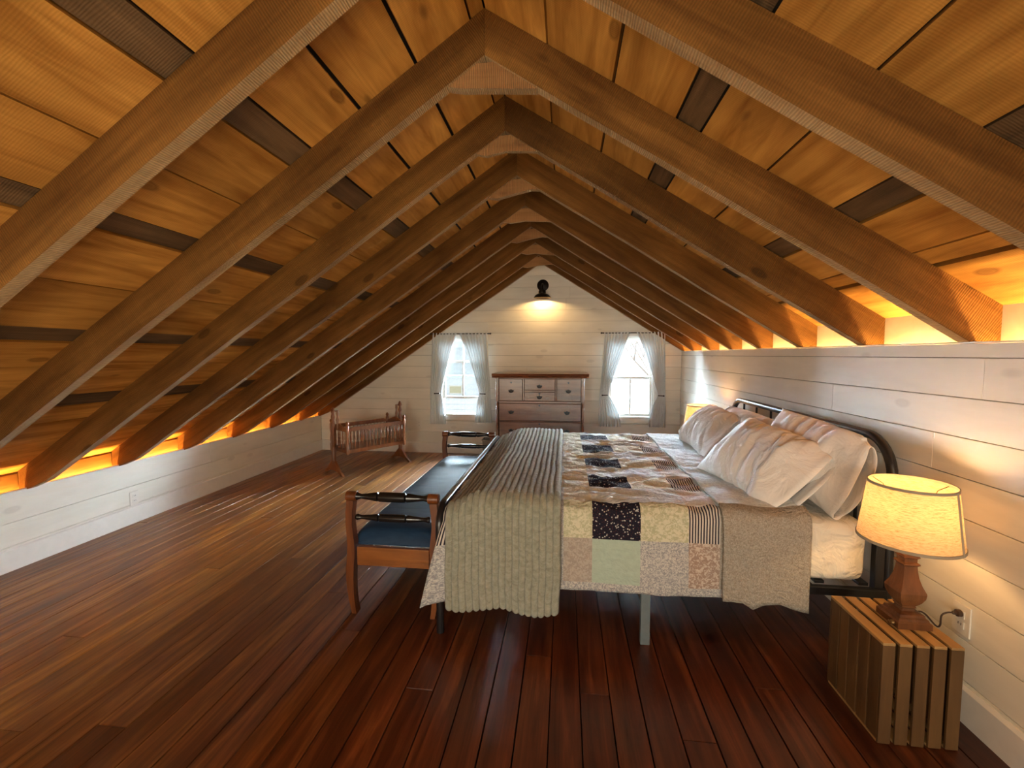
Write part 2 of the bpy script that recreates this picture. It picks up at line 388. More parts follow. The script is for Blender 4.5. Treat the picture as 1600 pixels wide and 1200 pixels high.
def tube_bm(bm, pts, r, seg=10, cap=True):
    pts = [Vector(p) for p in pts]; rings = []; up = Vector((0, 0, 1)); prev = None
    for i, p in enumerate(pts):
        d = ((pts[min(i+1, len(pts)-1)]-pts[max(i-1, 0)])).normalized()
        if prev is None: u = d.cross(up if abs(d.z) < 0.9 else Vector((1, 0, 0))).normalized()
        else: u = (prev-d*prev.dot(d)).normalized()
        prev = u; w = d.cross(u); rr = r[i] if isinstance(r, (list, tuple)) else r
        rings.append([bm.verts.new(p+rr*(u*math.cos(2*PI*j/seg)+w*math.sin(2*PI*j/seg))) for j in range(seg)])
    for a, b in zip(rings, rings[1:]):
        for j in range(seg): bm.faces.new((a[j], a[(j+1) % seg], b[(j+1) % seg], b[j]))
    if cap: bm.faces.new(list(reversed(rings[0]))); bm.faces.new(rings[-1])
def tube(name, pts, r, mat, parent=None, seg=10):
    bm = bmesh.new(); tube_bm(bm, pts, r, seg); return link(name, from_bm(name, bm, auto=0.9), mat, parent)
def grid(name, fn, nu, nv, mat, parent=None, matfn=None, solid=0.0, uvfn=None, us=None, vs_=None):
    us = us or [i/nu for i in range(nu+1)]; vs_ = vs_ or [j/nv for j in range(nv+1)]; nu, nv = len(us)-1, len(vs_)-1
    V = [Vector(fn(u, v)) for v in vs_ for u in us]
    F = [[j*(nu+1)+i, j*(nu+1)+i+1, (j+1)*(nu+1)+i+1, (j+1)*(nu+1)+i] for j in range(nv) for i in range(nu)]
    me = mesh(name, V, F, True)
    uvl = me.uv_layers.new(name='UVMap')
    P = [(uvfn(u, v) if uvfn else (u, v)) for v in vs_ for u in us]
    for lp in me.loops: uvl.data[lp.index].uv = P[lp.vertex_index]
    o = link(name, me, mat, parent)
    if matfn:
        for k, pl in enumerate(me.polygons):
            i, j = k % nu, k//nu; pl.material_index = matfn((us[i]+us[i+1])/2, (vs_[j]+vs_[j+1])/2)
    if solid:
        m = o.modifiers.new('thickness', 'SOLIDIFY'); m.thickness = solid; m.offset = 0
    return o
def copy_tree(o, parent=None):
    c = o.copy(); COL.objects.link(c); c.parent = parent
    for ch in list(o.children): copy_tree(ch, c)
    return c
def ns(x, y=0.0, z=0.0): return noise.noise(Vector((x, y, z)))
def lerp(a, b, t): return a+(b-a)*t
def clamp(x, a=0.0, b=1.0): return max(a, min(b, x))
def sstep(a, b, x):
    t = clamp((x-a)/(b-a)); return t*t*(3-2*t)
def interp(tab, x):
    if x <= tab[0][0]: return tab[0][1]
    for (a, p), (b, q) in zip(tab, tab[1:]):
        if x <= b: return lerp(p, q, (x-a)/(b-a))
    return tab[-1][1]
def clip(poly, f):      # keep f(p) >= 0
    out = []
    for i in range(len(poly)):
        a, b = poly[i], poly[(i+1) % len(poly)]; fa, fb = f(a), f(b)
        if fa >= 0: out.append(a)
        if (fa >= 0) != (fb >= 0):
            t = fa/(fa-fb); out.append((a[0]+(b[0]-a[0])*t, a[1]+(b[1]-a[1])*t))
    return out

# ------------------------------------------------------------------ floor
fl = box('floor', XL-0.25, XS+0.12, YF-0.1, YB+0.1, -0.14, -0.024, M['dark']); tag(fl, kind='structure')
fl.location.z = 0; fl.data.transform(Matrix.Translation((0, 0, -0.082)))
rows = []; x = -0.289
while x > XL: x -= 0.1195
while x < XR:
    rows.append(x); x += 0.1195
rng = random.Random(3)
fl_loc = fl.location.copy()
def child_keep(o, par):   # parent without moving (parents here have no rotation)
    o.parent = par; o.matrix_basis = Matrix.Translation(-Vector(par.location)) @ o.matrix_basis
for i, x in enumerate(rows):
    xa, xb = max(x, XL+0.002), min(x+0.1195, XR-0.002)
    if xb-xa < 0.01: continue
    y = YF; first = True
    while y < YB-0.01:
        ln = rng.uniform(1.6, 4.6); ye = y+ln
        if YB-ye < 0.9: ye = YB
        g = rng.uniform(0.0016, 0.0032)
        o = board_y('floor_board', xa+g, xb-g, y+0.0012, ye-0.0012, -0.022, rng.uniform(-0.0014, 0.0006), M['floor'], None, 0.0015, rng.uniform(-0.006, 0.006))
        child_keep(o, fl); y = ye

# ------------------------------------------------------------------ roof: felt, boards, rafters, gussets
def felt_poly():
    t = 0.030
    return [(XO-0.25, deckL(XO-0.25)+t), (RX, RZ+t), (XS+0.25, deckR(XS+0.25)+t),
            (XS+0.25, deckR(XS+0.25)+t+0.12), (RX, RZ+t+0.15), (XO-0.25, deckL(XO-0.25)+t+0.12)]
ceil = prism('ceiling', felt_poly(), 'y', YF-0.1, YB+0.2, M['felt'], None, Matrix.Identity(4)); tag(ceil, kind='structure')
ys_break = [Y0+0.035+SP*k for k in range(-8, 8)]
def roof_row(side, xa, xb, matk, gap, drop=0.0, seed=0):
    r = random.Random(seed); s = -SR if side == 'R' else SL; dk = deckR if side == 'R' else deckL
    y = YF-0.05; end = YB+0.15
    while y < end-0.01:
        cand = [b for b in ys_break if y+1.7 < b < y+4.4 and b < end-1.2]
        ye = r.choice(cand) if cand else end
        ga, gb = gap
        p = [(xa+ga, dk(xa+ga)), (xb-gb, dk(xb-gb))]
        dn = r.uniform(-0.002, 0.002)+drop
        nx, nz = (-s/math.sqrt(1+s*s), 1/math.sqrt(1+s*s))
        th = 0.026
        poly = [(p[0][0]+nx*dn, p[0][1]+nz*dn), (p[1][0]+nx*dn, p[1][1]+nz*dn), (p[1][0]+nx*(dn+th), p[1][1]+nz*(dn+th)), (p[0][0]+nx*(dn+th), p[0][1]+nz*(dn+th))]
        cx, cz = (p[0][0]+p[1][0])/2, (p[0][1]+p[1][1])/2
        fr = Matrix.Translation((cx, (y+ye)/2, cz)) @ Matrix.Rotation(-math.atan(s), 4, 'Y') @ YX
        prism('roof_board', poly, 'y', y+0.001, ye-0.001, M[matk], ceil, fr)
        y = ye
R_ = [-0.335, -0.082, 0.181, 0.423, 0.515, 0.766, 1.012, 1.104, 1.29, 1.365, 1.80]
for i, (a, b) in enumerate(zip(R_, R_[1:])):
    dark = i in (3, 6)
    roof_row('R', a, b, 'roof_dark' if dark else 'roof', (0.004 if i != 9 else 0.010, 0.004 if i not in (1, 8) else 0.008), 0.008 if dark else 0.0, 100+i)
L_ = [-0.335, -0.39, -0.622, -0.871, -1.098, -1.197, -1.43, -1.647, -1.73, -1.984, -2.249, -2.339, -2.509, -2.76, -2.87, -3.02, -3.22, -3.40, -3.75]
for i, (a, b) in enumerate(zip(L_, L_[1:])):
    dark = i in (4, 7, 10, 13)
    g = 0.007 if i in (1, 2, 3) else 0.003
    roof_row('L', b, a, 'roof_dark' if dark else 'roof', (g, g if i < 4 else 0.003), 0.006 if dark else 0.0, 200+i)

RTH = 0.057
bR = lambda x: 2.590-0.632*(x-RX)
bL = lambda x: 2.590+0.672*(x-RX)
for k in range(-7, 8):
    y = Y0+SP*k if k < 7 else YB-0.062
    th = RTH if k < 7 else 0.058
    for side in 'RL':
        r = random.Random(k*7+(side == 'R')); N = 16
        bot = bR if side == 'R' else bL; top = deckR if side == 'R' else deckL
        xe = XS-0.001 if side == 'R' else XO+0.001
        xs = [lerp(RX, xe, i/N) for i in range(N+1)]
        lo = [bot(x)+0.006*ns(x*1.7, k*3.1, 5 if side == 'R' else 9)+0.002*ns(x*9, k*2.1, 1) for x in xs]
        if side == 'L':      # plumb cut end lands on the knee wall
            lo = [max(z, 0.47) for z in lo]
        hi = [top(x)-0.001 for x in xs]
        bm = bmesh.new(); s = -SR if side == 'R' else SL
        fr = slope_frame((RX+xe)/2, y, (hi[0]+hi[-1])/2, s); inv = fr.inverted()
        dy = [0.004*ns(x*1.1, k*1.7, 3) for x in xs]
        A = [[bm.verts.new(inv @ Vector((xs[i]+(0.0005 if i == 0 and side == 'R' else (-0.0005 if i == 0 else 0)), yy, zz)))
              for (yy, zz) in ((y+dy[i], lo[i]+0.003), (y+dy[i]+0.003, lo[i]), (y+th+dy[i]-0.003, lo[i]), (y+th+dy[i], lo[i]+0.003), (y+th+dy[i], hi[i]), (y+dy[i], hi[i]))] for i in range(N+1)]
        for a, b in zip(A, A[1:]):
            for j in range(6): bm.faces.new((a[j], a[(j+1) % 6], b[(j+1) % 6], b[j]))
        bm.faces.new(A[0]); bm.faces.new(list(reversed(A[-1])))
        me = from_bm('rafter', bm)
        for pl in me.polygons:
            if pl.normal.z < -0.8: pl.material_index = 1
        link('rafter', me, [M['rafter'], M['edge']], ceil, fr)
    if k < 7:
        r = random.Random(k+50)
        wL = 0.17+r.uniform(-0.02, 0.03); wR = 0.175+r.uniform(-0.03, 0.04)
        if k == 0: wL, wR = 0.155, 0.215
        xa, xb = RX-wL, RX+wR
        poly = [(xa, bL(xa)-0.0), (xa+0.06, bL(xa)-0.012+r.uniform(-0.004, 0.004)), (RX, lerp(bL(xa), bR(xb), 0.5)+r.uniform(-0.004, 0.012)), (xb-0.05, bR(xb)+0.004), (xb, bR(xb)+0.0), (RX+0.06, bR(RX+0.06)+0.02), (RX-0.06, bL(RX-0.06)+0.02)]
        prism('gusset', poly, 'y', y+0.016, y+0.016+(0.045 if k in (0, 2) else 0.028), [M['gusset'], M['edge']], ceil)
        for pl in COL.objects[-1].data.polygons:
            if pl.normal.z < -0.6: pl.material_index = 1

# ------------------------------------------------------------------ knee walls, gables
def wall_side(name, xface, sgn, ztop, rowsz, seed):
    """sgn=+1: wall body lies at larger x"""
    th = 0.014
    w = box(name, min(xface+sgn*th, xface+sgn*(th+0.006)), max(xface+sgn*th, xface+sgn*(th+0.006)), YF-0.02, YB+0.02, -0.02, ztop-0.01, M['gap'])
    tag(w, kind='structure'); r = random.Random(seed)
    for z0, z1 in zip(rowsz, rowsz[1:]):
        y = YF
        while y < YB-0.01:
            ye = y+r.uniform(2.8, 5.4)
            if YB-ye < 1.0: ye = YB
            bm = bmesh.new(); L, H = ye-y-0.0016, z1-z0-0.0028
            bm_box(bm, -L/2, L/2, -th/2, th/2, -H/2, H/2, 0.0015)
            o = link('plank', from_bm('plank', bm), M['white'], None, Matrix.Translation((xface+sgn*th/2, (y+ye)/2, (z0+z1)/2)) @ YX)
            child_keep(o, w); y = ye
    return w
zr = [0.005]+[0.15+0.152*i for i in range(9)]+[HR]
wr_ = wall_side('wall_right', XR, 1, HR, zr, 11)
wl_ = wall_side('wall_left', XL, -1, HL, [0.005, 0.155, 0.306, HL], 12)
# ledge caps and the narrow walls behind them
o = box('trim_1', XR-0.001, XR+0.020, YF, YB, HR, HR+0.006, M['trim'], None, 0.001); tag(o, kind='structure')
o = box('trim_2', XL-0.018, XL+0.001, YF, YB, HL, HL+0.004, M['trim'], None, 0.001); tag(o, kind='structure')
us = box('trim_3', XS, XS+0.02, YF, YB+0.02, 1.22, 1.66, M['white']); tag(us, kind='structure')
led = box('trim_4', XR+0.02, XS, YF, YB, 1.27, 1.29, M['trim']); tag(led, kind='structure')
led = box('trim_5', XO, XL-0.02, YF, YB, 0.385, 0.40, M['trim']); tag(led, kind='structure')
tr6 = box('trim_6', XO-0.03, XO-0.012, YF, YB, 0.3, 0.66, M['block']); tag(tr6, kind='structure')
for k in range(-8, 8):
    ya = max(Y0+SP*k+RTH+0.001, YF); yb = min(Y0+SP*(k+1)-0.001 if k < 6 else (YB-0.063 if k == 6 else YB), YB)
    if yb-ya < 0.05: continue
    o = box('blocking_board', XO-0.011, XO, ya, yb, 0.40, 0.598, M['block']); child_keep(o, tr6)
# visible light strips on the ledges
for (x, z, lb) in ((1.585, 1.2915, 'warm glowing light strip on the ledge behind the right knee wall'), (-3.546, 0.4015, 'warm glowing light strip on the ledge behind the left knee wall')):
    e = box('light_strip', x-0.005, x+0.005, YF+0.05, YB-0.05, z, z+0.003, M['led']); tag(e, lb, 'light strip')
# baseboards
def baseboard(name, poly, axis, a, b):
    o = prism(name, poly, axis, a, b, M['trim']); tag(o, kind='structure')
baseboard('baseboard_right', [(XR, 0.0), (XR-0.016, 0.0), (XR-0.016, 0.126), (XR-0.006, 0.138), (XR, 0.138)], 'y', YF, YB)
baseboard('baseboard_left', [(XL, 0.0), (XL+0.014, 0.0), (XL+0.014, 0.134), (XL+0.004, 0.142), (XL, 0.142)], 'y', YF, YB)
baseboard('baseboard_back', [(YB, 0.0), (YB-0.014, 0.0), (YB-0.014, 0.134), (YB-0.004, 0.142), (YB, 0.142)], 'x', XL+0.015, XR-0.017)

WIN = [(-1.416, 'window_1'), (0.862, 'window_2')]
WH, WZ0, WZ1 = 0.295, 0.555, 1.615
def gable(name, yface, sgn, wins, seed):
    th = 0.014
    outline = [(XL-0.02, -0.02), (XS+0.03, -0.02), (XS+0.03, deckR(XS+0.03)+0.02), (RX, RZ+0.02), (XL-0.08, deckL(XL-0.08)+0.02)]
    cuts = sorted(wins); xs = [outline[0][0]-0.1]
    root = None; segs = []
    edges = [-9]+[e for c in cuts for e in (c-WH, c+WH)]+[9]
    bm = bmesh.new()
    def add(poly):
        vs = [bm.verts.new((p, t, q)) for t in (yface+sgn*th, yface+sgn*(th+0.10)) for p, q in poly]; n = len(poly)
        bm.faces.new(vs[:n]); bm.faces.new(list(reversed(vs[n:])))
        for i in range(n): bm.faces.new((vs[i], vs[(i+1) % n], vs[n+(i+1) % n], vs[n+i]))
    for i in range(len(edges)-1):
        a, b = edges[i], edges[i+1]
        col = clip(clip(outline, lambda p: p[0]-a), lambda p: b-p[0])
        if i % 2 == 0: add(col)
        else:
            add(clip(col, lambda p: WZ0-p[1])); add(clip(col, lambda p: p[1]-WZ1))
    root = link(name, from_bm(name, bm), M['gap'], None); tag(root, kind='structure')
    r = random.Random(seed); courses = [0.005]+[0.15+0.152*i for i in range(18)]
    for z0, z1 in zip(courses, courses[1:]):
        cl = lambda pl: clip(clip(pl, lambda p: deckL(p[0])-0.004-p[1]), lambda p: deckR(p[0])-0.004-p[1])
        pieces = []
        za, zb = z0+0.0014, z1-0.0014
        spans = [(XL+0.001 if z0 < HL-0.01 else XO, XR-0.001 if z0 < HR-0.06 else XS-0.001, za, zb)]
        for c in cuts:
            nsp = []
            for (a, b, p, q) in spans:
                if b <= c-WH or a >= c+WH or q <= WZ0 or p >= WZ1: nsp.append((a, b, p, q)); continue
                nsp.append((a, c-WH, p, q)); nsp.append((c+WH, b, p, q))
                if p < WZ0: nsp.append((c-WH, c+WH, p, WZ0))
                if q > WZ1: nsp.append((c-WH, c+WH, WZ1, q))
            spans = nsp
        for (a, b, p, q) in spans:
            cutx = [a]
            if b-a > 2.6: cutx.append(r.uniform(a+0.9, b-0.9))
            if abs(z0-0.302) < 0.02 and b > 1.0 and a < 0.8: cutx = [a, 0.862]
            cutx.append(b)
            for u, v in zip(cutx, cutx[1:]):
                pl = cl([(u+0.0006, p), (v-0.0006, p), (v-0.0006, q), (u+0.0006, q)])
                if len(pl) < 3: continue
                if max(t[0] for t in pl)-min(t[0] for t in pl) < 0.01: continue
                cxx = sum(t[0] for t in pl)/len(pl); czz = sum(t[1] for t in pl)/len(pl)
                o = prism('plank', pl, 'y', yface, yface+sgn*th, M['white'], root, Matrix.Translation((cxx, yface, czz)))
    return root
gable('wall_back', YB, 1, [w[0] for w in WIN], 21)
gable('wall_front', YF, -1, [], 22)

# ------------------------------------------------------------------ windows
def window(name, cx, raised):
    w = empty(name, (cx, YB+0.07, WZ0)); tag(w, kind='structure')
    def add(nm, x0, x1, y0, y1, z0, z1, m, par=w, bev=0.002):
        pl = Vector(w.location); o = box(nm, x0-pl.x, x1-pl.x, y0-pl.y, y1-pl.y, z0-pl.z, z1-pl.z, m, par, bev)
        if par is not w: o.location -= par.location
        return o
    a, b = cx-WH, cx+WH
    for (p, q) in ((a, a+0.016), (b-0.016, b)): add('jamb', p, q, YB+0.001, YB+0.115, WZ0, WZ1, M['trim'])
    add('head', a+0.016, b-0.016, YB+0.001, YB+0.115, WZ1-0.018, WZ1, M['trim'])
    add('sill', a-0.045, b+0.045, YB-0.028, YB+0.115, WZ0-0.02, WZ0+0.001, M['trim'], bev=0.004)
    add('apron', a-0.03, b+0.03, YB-0.013, YB-0.001, WZ0-0.085, WZ0-0.021, M['trim'])
    add('casing', a-0.05, a, YB-0.014, YB-0.0005, WZ0+0.002, WZ1+0.05, M['trim'])
    add('casing', b, b+0.05, YB-0.014, YB-0.0005, WZ0+0.002, WZ1+0.05, M['trim'])
    add('casing', a+0.0005, b-0.0005, YB-0.014, YB-0.0005, WZ1+0.0005, WZ1+0.05, M['trim'])
    ai, bi = a+0.017, b-0.017
    def sash(z0, z1, y0, rail_mat=None, bot=0.034, top=0.034):
        s = add('sash', ai, ai+0.030, y0, y0+0.03, z0, z1, M['trim'])
        add('stile', bi-0.030, bi, y0, y0+0.03, z0, z1, M['trim'], s)
        add('rail', ai+0.0305, bi-0.0305, y0, y0+0.03, z0, z0+bot, rail_mat or M['trim'], s)
        add('rail', ai+0.0305, bi-0.0305, y0, y0+0.03, z1-top, z1, M['trim'], s)
        add('muntin', cx-0.010, cx+0.010, y0+0.004, y0+0.026, z0+bot, z1-top, M['trim'], s, 0.001)
        for p, q in ((ai+0.030, cx-0.010), (cx+0.010, bi-0.030)):
            add('pane', p, q, y0+0.013, y0+0.017, z0+bot, z1-top, M['glass'], s, 0)
    sash(1.057, WZ1-0.018, YB+0.070, M['teal'] if raised else None)
    dz = 0.205 if raised else 0.0
    sash(WZ0+0.002+dz, 1.091+dz, YB+0.036, None, 0.036)
window('window_1', -1.416, True)
window('window_2', 0.862, False)

# curtains, with rods
def curtain(label, xo_top, xi_top, xo_tie, xi_tie, xo_bot, xi_bot, seed):
    t = empty('curtain', ((xo_top+xi_top)/2, YB-0.065, 1.64)); tag(t, label, 'curtain', 'tied back cotton curtains')
    zt, zt0, ztie, zb = 1.672, 1.655, 0.842, 0.43+0.012*random.Random(seed).uniform(-1, 1)
    sg = 1 if xi_top > xo_top else -1
    def bounds(z):
        if z >= ztie:
            f = clamp((zt-z)/(zt-ztie))
            return lerp(xo_top, xo_tie, f**1.3), lerp(xi_top, xi_tie, f**0.82)
        f = clamp((ztie-z)/(ztie-zb))
        return lerp(xo_tie, xo_bot, f), lerp(xi_tie, xi_bot, math.sin(f*PI/2)**0.8)
    def fn(u, v):
        z = lerp(zb, zt, v); xo, xi = bounds(z)
        ph = seed*1.3
        npl = 8.0
        amp = lerp(0.016, 0.006, math.exp(-((z-ztie)/0.12)**2))
        if z > 1.63: amp *= 0.5
        uu = u+0.018*ns(u*4, z*1.5, seed)
        w = math.sin(2*PI*npl*uu+ph+0.5*ns(u*3, z*2, seed+4))+0.35*math.sin(2*PI*npl*2.1*uu+ph*2)
        x = lerp(xo, xi, uu)
        zz = z+(0.008*math.sin(2*PI*npl*uu) if v < 0.02 else 0)
        if v > 0.985: zz += 0.006*math.sin(2*PI*19*u)
        y = YB-0.062+amp*w+0.008*ns(u*2, z*1.2, seed+9)
        return (x-t.location.x, y-t.location.y, zz-t.location.z)
    grid('cloth', fn, 90, 70, M['curtain'], t)
    # small holdback pin at the tie
    bm = bmesh.new(); x = xo_tie*0.25+xi_tie*0.75; L = Vector(t.location)
    tube_bm(bm, [Vector((x-0.04*sg, YB-0.09, ztie))-L, Vector((x+0.03*sg, YB-0.095, ztie+0.004))-L], 0.006, 8)
    bmesh.ops.create_uvsphere(bm, u_segments=8, v_segments=6, radius=0.010, matrix=Matrix.Translation(Vector((x-0.045*sg, YB-0.09, ztie))-L))
    tube_bm(bm, [Vector((x-0.02*sg, YB-0.09, ztie))-L, Vector((x-0.02*sg, YB-0.001, ztie))-L], 0.004, 6)
    link('holdback', from_bm('holdback', bm, auto=0.8), M['bronze'], t)
curtain('left white curtain panel of the window near the cradle', -1.825, -1.462, -1.86, -1.70, -1.87, -1.645, 1)
curtain('right white curtain panel of the window, beside the dresser', -1.045, -1.452, -1.01, -1.165, -0.995, -1.225, 2)
curtain('left white curtain panel of the window right of the dresser', 0.505, 0.850, 0.455, 0.560, 0.440, 0.735, 3)
curtain('right white curtain panel, nearest the far right corner', 1.275, 0.915, 1.295, 1.205, 1.305, 1.085, 4)
for (a, b, lb) in ((-1.835, -1.02, 'thin dark curtain rod over the window near the cradle'), (0.48, 1.27, 'thin dark curtain rod over the window right of the dresser')):
    t = empty('curtain_rod', ((a+b)/2, YB-0.06, 1.66)); tag(t, lb, 'curtain rod'); h = (b-a)/2
    tube('rod', [(-h, 0, 0), (h, 0, 0)], 0.006, M['bronze'], t)
    for s in (-1, 1):
        lathe('finial', [(0.004, 0), (0.011, 0.006), (0.012, 0.014), (0.005, 0.022)], M['bronze'], t, 10, Matrix.Translation((s*h, 0, 0)) @ Matrix.Rotation(s*PI/2, 4, 'Y'))
        bm = bmesh.new(); bm_box(bm, s*(h-0.02)-0.004, s*(h-0.02)+0.004, 0.006, 0.0595, -0.006, 0.006); link('bracket', from_bm('bracket', bm), M['bronze'], t)

# ------------------------------------------------------------------ outside
g = box('ground', -40, 40, 6.6, 70, -3.2, -3.0, M['ground']); tag(g, kind='structure')
nb = empty('neighbour_house', (-3.0, 15.0, -3.0)); tag(nb, 'white clapboard house seen outside through the left window', 'house')
def nbx(nm, x0, x1, y0, y1, z0, z1, m): return box(nm, x0+3, x1+3, y0-15, y1-15, z0+3, z1+3, m, nb)
nbx('wall', -7.0, -0.6, 15.0, 19, -3.0, 1.6, M['siding'])
for i in range(26): nbx('clapboard', -7.0, -0.6, 14.97-0.0, 14.999, -2.95+0.175*i, -2.79+0.175*i, M['siding'])
prism('roof', [(-4.4, 4.6), (2.8, 4.6), (0.5, 6.6), (-2.1, 6.6)], 'y', -0.35, 4.3, M['snow'], nb)
w = nbx('window_frame', -3.98, -3.50, 14.93, 14.965, 0.02, 0.33, M['trim']); nbx('window_pane', -3.94, -3.54, 14.915, 14.929, 0.06, 0.29, M['tan'])
tr = empty('bare_tree', (4.0, 17.0, -3.0)); tag(tr, 'bare winter tree outside the right window', 'tree')
bm = bmesh.new(); rr = random.Random(5)
def branch(p, d, l, r, n):
    q = p+d*l; tube_bm(bm, [p, q], [r, r*0.6], 5)
    if n:
        for _ in range(3): branch(q, (d+Vector((rr.uniform(-.8, .8), rr.uniform(-.8, .8), rr.uniform(-.2, .6)))).normalized(), l*0.7, r*0.55, n-1)
branch(Vector((0, 0, 0)), Vector((0, 0, 1)), 2.2, 0.11, 4)
link('branches', from_bm('branches', bm), M['tree'], tr)

# ------------------------------------------------------------------ wall sconce
sc = empty('wall_sconce', (-0.305, YB-0.001, 2.30)); tag(sc, 'black barn style wall sconce lit high on the white gable wall', 'wall lamp')
lathe('back_plate', [(0.078, 0), (0.078, 0.010), (0.066, 0.022), (0.03, 0.030), (0.018, 0.034)], M['bronze'], sc, 24, Matrix.Rotation(PI/2, 4, 'X'))
tube('arm', [(0, -0.03, 0), (0, -0.08, 0.005), (0, -0.125, -0.01), (0, -0.158, -0.045), (0, -0.162, -0.09)], 0.013, M['bronze'], sc, 10)
lathe('socket_cup', [(0.020, -0.075), (0.042, -0.088), (0.048, -0.105), (0.046, -0.128), (0.036, -0.136)], M['bronze'], sc, 20, Matrix.Translation((0, -0.162, 0)))
bm = bmesh.new(); lathe_bm(bm, [(0.036, -0.125), (0.070, -0.136), (0.098, -0.158), (0.113, -0.184), (0.112, -0.186), (0.095, -0.162), (0.068, -0.141), (0.034, -0.130)], 28, None, False, False)
link('shade', from_bm('shade', bm, auto=0.7), M['bronze'], sc, Matrix.Translation((0, -0.162, 0)))
bm = bmesh.new(); bmesh.ops.create_uvsphere(bm, u_segments=16, v_segments=10, radius=0.016); link('bulb', from_bm('bulb', bm, True), M['bulb'], sc, Matrix.Translation((0, -0.162, -0.122)))

# ------------------------------------------------------------------ outlets
def outlet(label, loc, rz):
    o = empty('wall_outlet', loc, rz); tag(o, label, 'outlet')
    box('cover_plate', -0.038, 0.038, -0.006, 0, -0.058, 0.058, M['plastic'], o, 0.002)
    for z in (-0.02, 0.02):
        s = box('socket', -0.017, 0.017, -0.009, -0.0061, z-0.014, z+0.014, M['plastic'], o, 0.001)
        for x in (-0.006, 0.006): box('slot', x-0.0012, x+0.0012, -0.0008-0.0015, 0.0001-0.0015, -0.002, 0.007, M['plastic_dark'], s)
    return o
outlet('white wall outlet with a dark plug, beside the slatted crate', (XR-0.0005, 1.817, 0.378), PI/2*3)
outlet('white outlet low on the left knee wall', (XL+0.0005, 3.19, 0.202), PI/2)
outlet('white outlet on the gable wall between the cradle and the window', (-2.04, YB-0.001, 0.40), 0)
# (rotations put the plate's front towards the room)

# ------------------------------------------------------------------ bed
BX0, BX1, BY0, BY1 = -0.57, 1.40, 2.10, 4.02
bed = empty('bed_frame', ((BX0+BX1)/2, (BY0+BY1)/2, 0)); tag(bed, 'black tubular metal bed frame under the patchwork quilt', 'bed')
bl = Vector(bed.location)
def arch(x, y0, y1, ztop, r, z0):
    pts = [(x, y0, z0), (x, y0, ztop-r)]
    for i in range(1, 9): a = PI/2*i/8; pts.append((x, y0+r-r*math.cos(a), ztop-r+r*math.sin(a)))
    for i in range(9): a = PI/2*i/8; pts.append((x, y1-r+r*math.sin(a), ztop-r+r*math.cos(a)))
    pts.append((x, y1, z0)); return [Vector(p)-bl for p in pts]
hb = tube('headboard', arch(1.445, 2.13, 4.03, 1.000, 0.17, 0.0), 0.021, M['black_metal'], bed, 14)
for y in (2.13, 4.03):
    box('post', 1.385-bl.x, 1.422-bl.x, y-0.018-bl.y, y+0.018-bl.y, 0, 0.66, M['black_metal'], bed, 0.003)
tube('headboard_bar', [Vector((1.445, 2.13, 0.52))-bl, Vector((1.445, 4.03, 0.52))-bl], 0.012, M['black_metal'], bed)
for i in range(7):
    y = 2.13+1.9*(i+1)/8; tube('headboard_spindle', [Vector((1.445, y, 0.52))-bl, Vector((1.445, y, 0.985))-bl], 0.008, M['black_metal'], bed, 8)
tube('footboard', arch(-0.607, 2.075, 4.05, 0.625, 0.10, 0.0), 0.019, M['black_metal'], bed, 14)
tube('footboard_bar', [Vector((-0.607, 2.075, 0.34))-bl, Vector((-0.607, 4.05, 0.34))-bl], 0.012, M['black_metal'], bed)
for y in (2.105, 4.0): box('side_rail', -0.60-bl.x, 1.43-bl.x, y-0.012-bl.y, y+0.018-bl.y, 0.295, 0.332, M['black_metal'], bed, 0.003)
box('center_rail', -0.60-bl.x, 1.43-bl.x, 3.02-bl.y, 3.06-bl.y, 0.29, 0.328, M['black_metal'], bed, 0.003)
for i in range(11):
    x = -0.5+1.85*i/10; box('bed_slat', x-0.02-bl.x, x+0.02-bl.x, 2.13-bl.y, 3.98-bl.y, 0.3325, 0.345, M['black_metal'], bed)
for x, y in ((0.386, 2.105), (0.386, 3.04), (0.386, 4.0)):
    o = box('leg', x-0.022-bl.x, x+0.022-bl.x, y-0.016-bl.y, y+0.016-bl.y, 0, 0.294, M['grey_metal'], bed, 0.003); o['label'] = 'grey square middle leg'

mt = empty('mattress', ((BX0+BX1)/2, 3.05, 0.346)); tag(mt, 'thick king mattress in a cream fitted sheet, bare at the headboard corner', 'mattress')
ml = Vector(mt.location)
def rbox(x0, x1, y0, y1, z0, z1, r, nx, ny, nz, disp=None):
    """closed rounded box made of a dense grid, for soft things"""
    bm = bmesh.new(); bmesh.ops.create_cube(bm, size=2.0)
    cuts = 20
    bmesh.ops.subdivide_edges(bm, edges=bm.edges[:], cuts=cuts, use_grid_fill=True)
    c = Vector(((x0+x1)/2, (y0+y1)/2, (z0+z1)/2)); h = Vector(((x1-x0)/2, (y1-y0)/2, (z1-z0)/2))
    for v in bm.verts:
        # denser towards the edges
        p = Vector([math.copysign(1-(1-abs(t))**1.6, t)*hh for t, hh in zip(v.co, h)])
        q = Vector([clamp(t, -(hh-r), hh-r) for t, hh in zip(p, h)])
        d = p-q
        if d.length > 1e-9 and sum(abs(t) > 1e-9 for t in d) > 1:
            d = d.normalized()*r; p = q+d
        v.co = p+c
        if disp: v.co += disp(v.co)
    return bm
def sheet_disp(p):
    k = 0.010*ns(p.x*3.2, p.y*3.0, p.z*7)+0.007*ns(p.x*13, p.y*4, p.z*5+p.x*9)
    return Vector((k*0.3, -k if p.y < 2.2 else k*0.5, k*0.6))
bm = rbox(BX0+0.01, BX1-0.045, BY0+0.005, BY1-0.02, 0.347, 0.635, 0.055, 1, 1, 1, sheet_disp)
bmesh.ops.translate(bm, verts=bm.verts, vec=-ml)
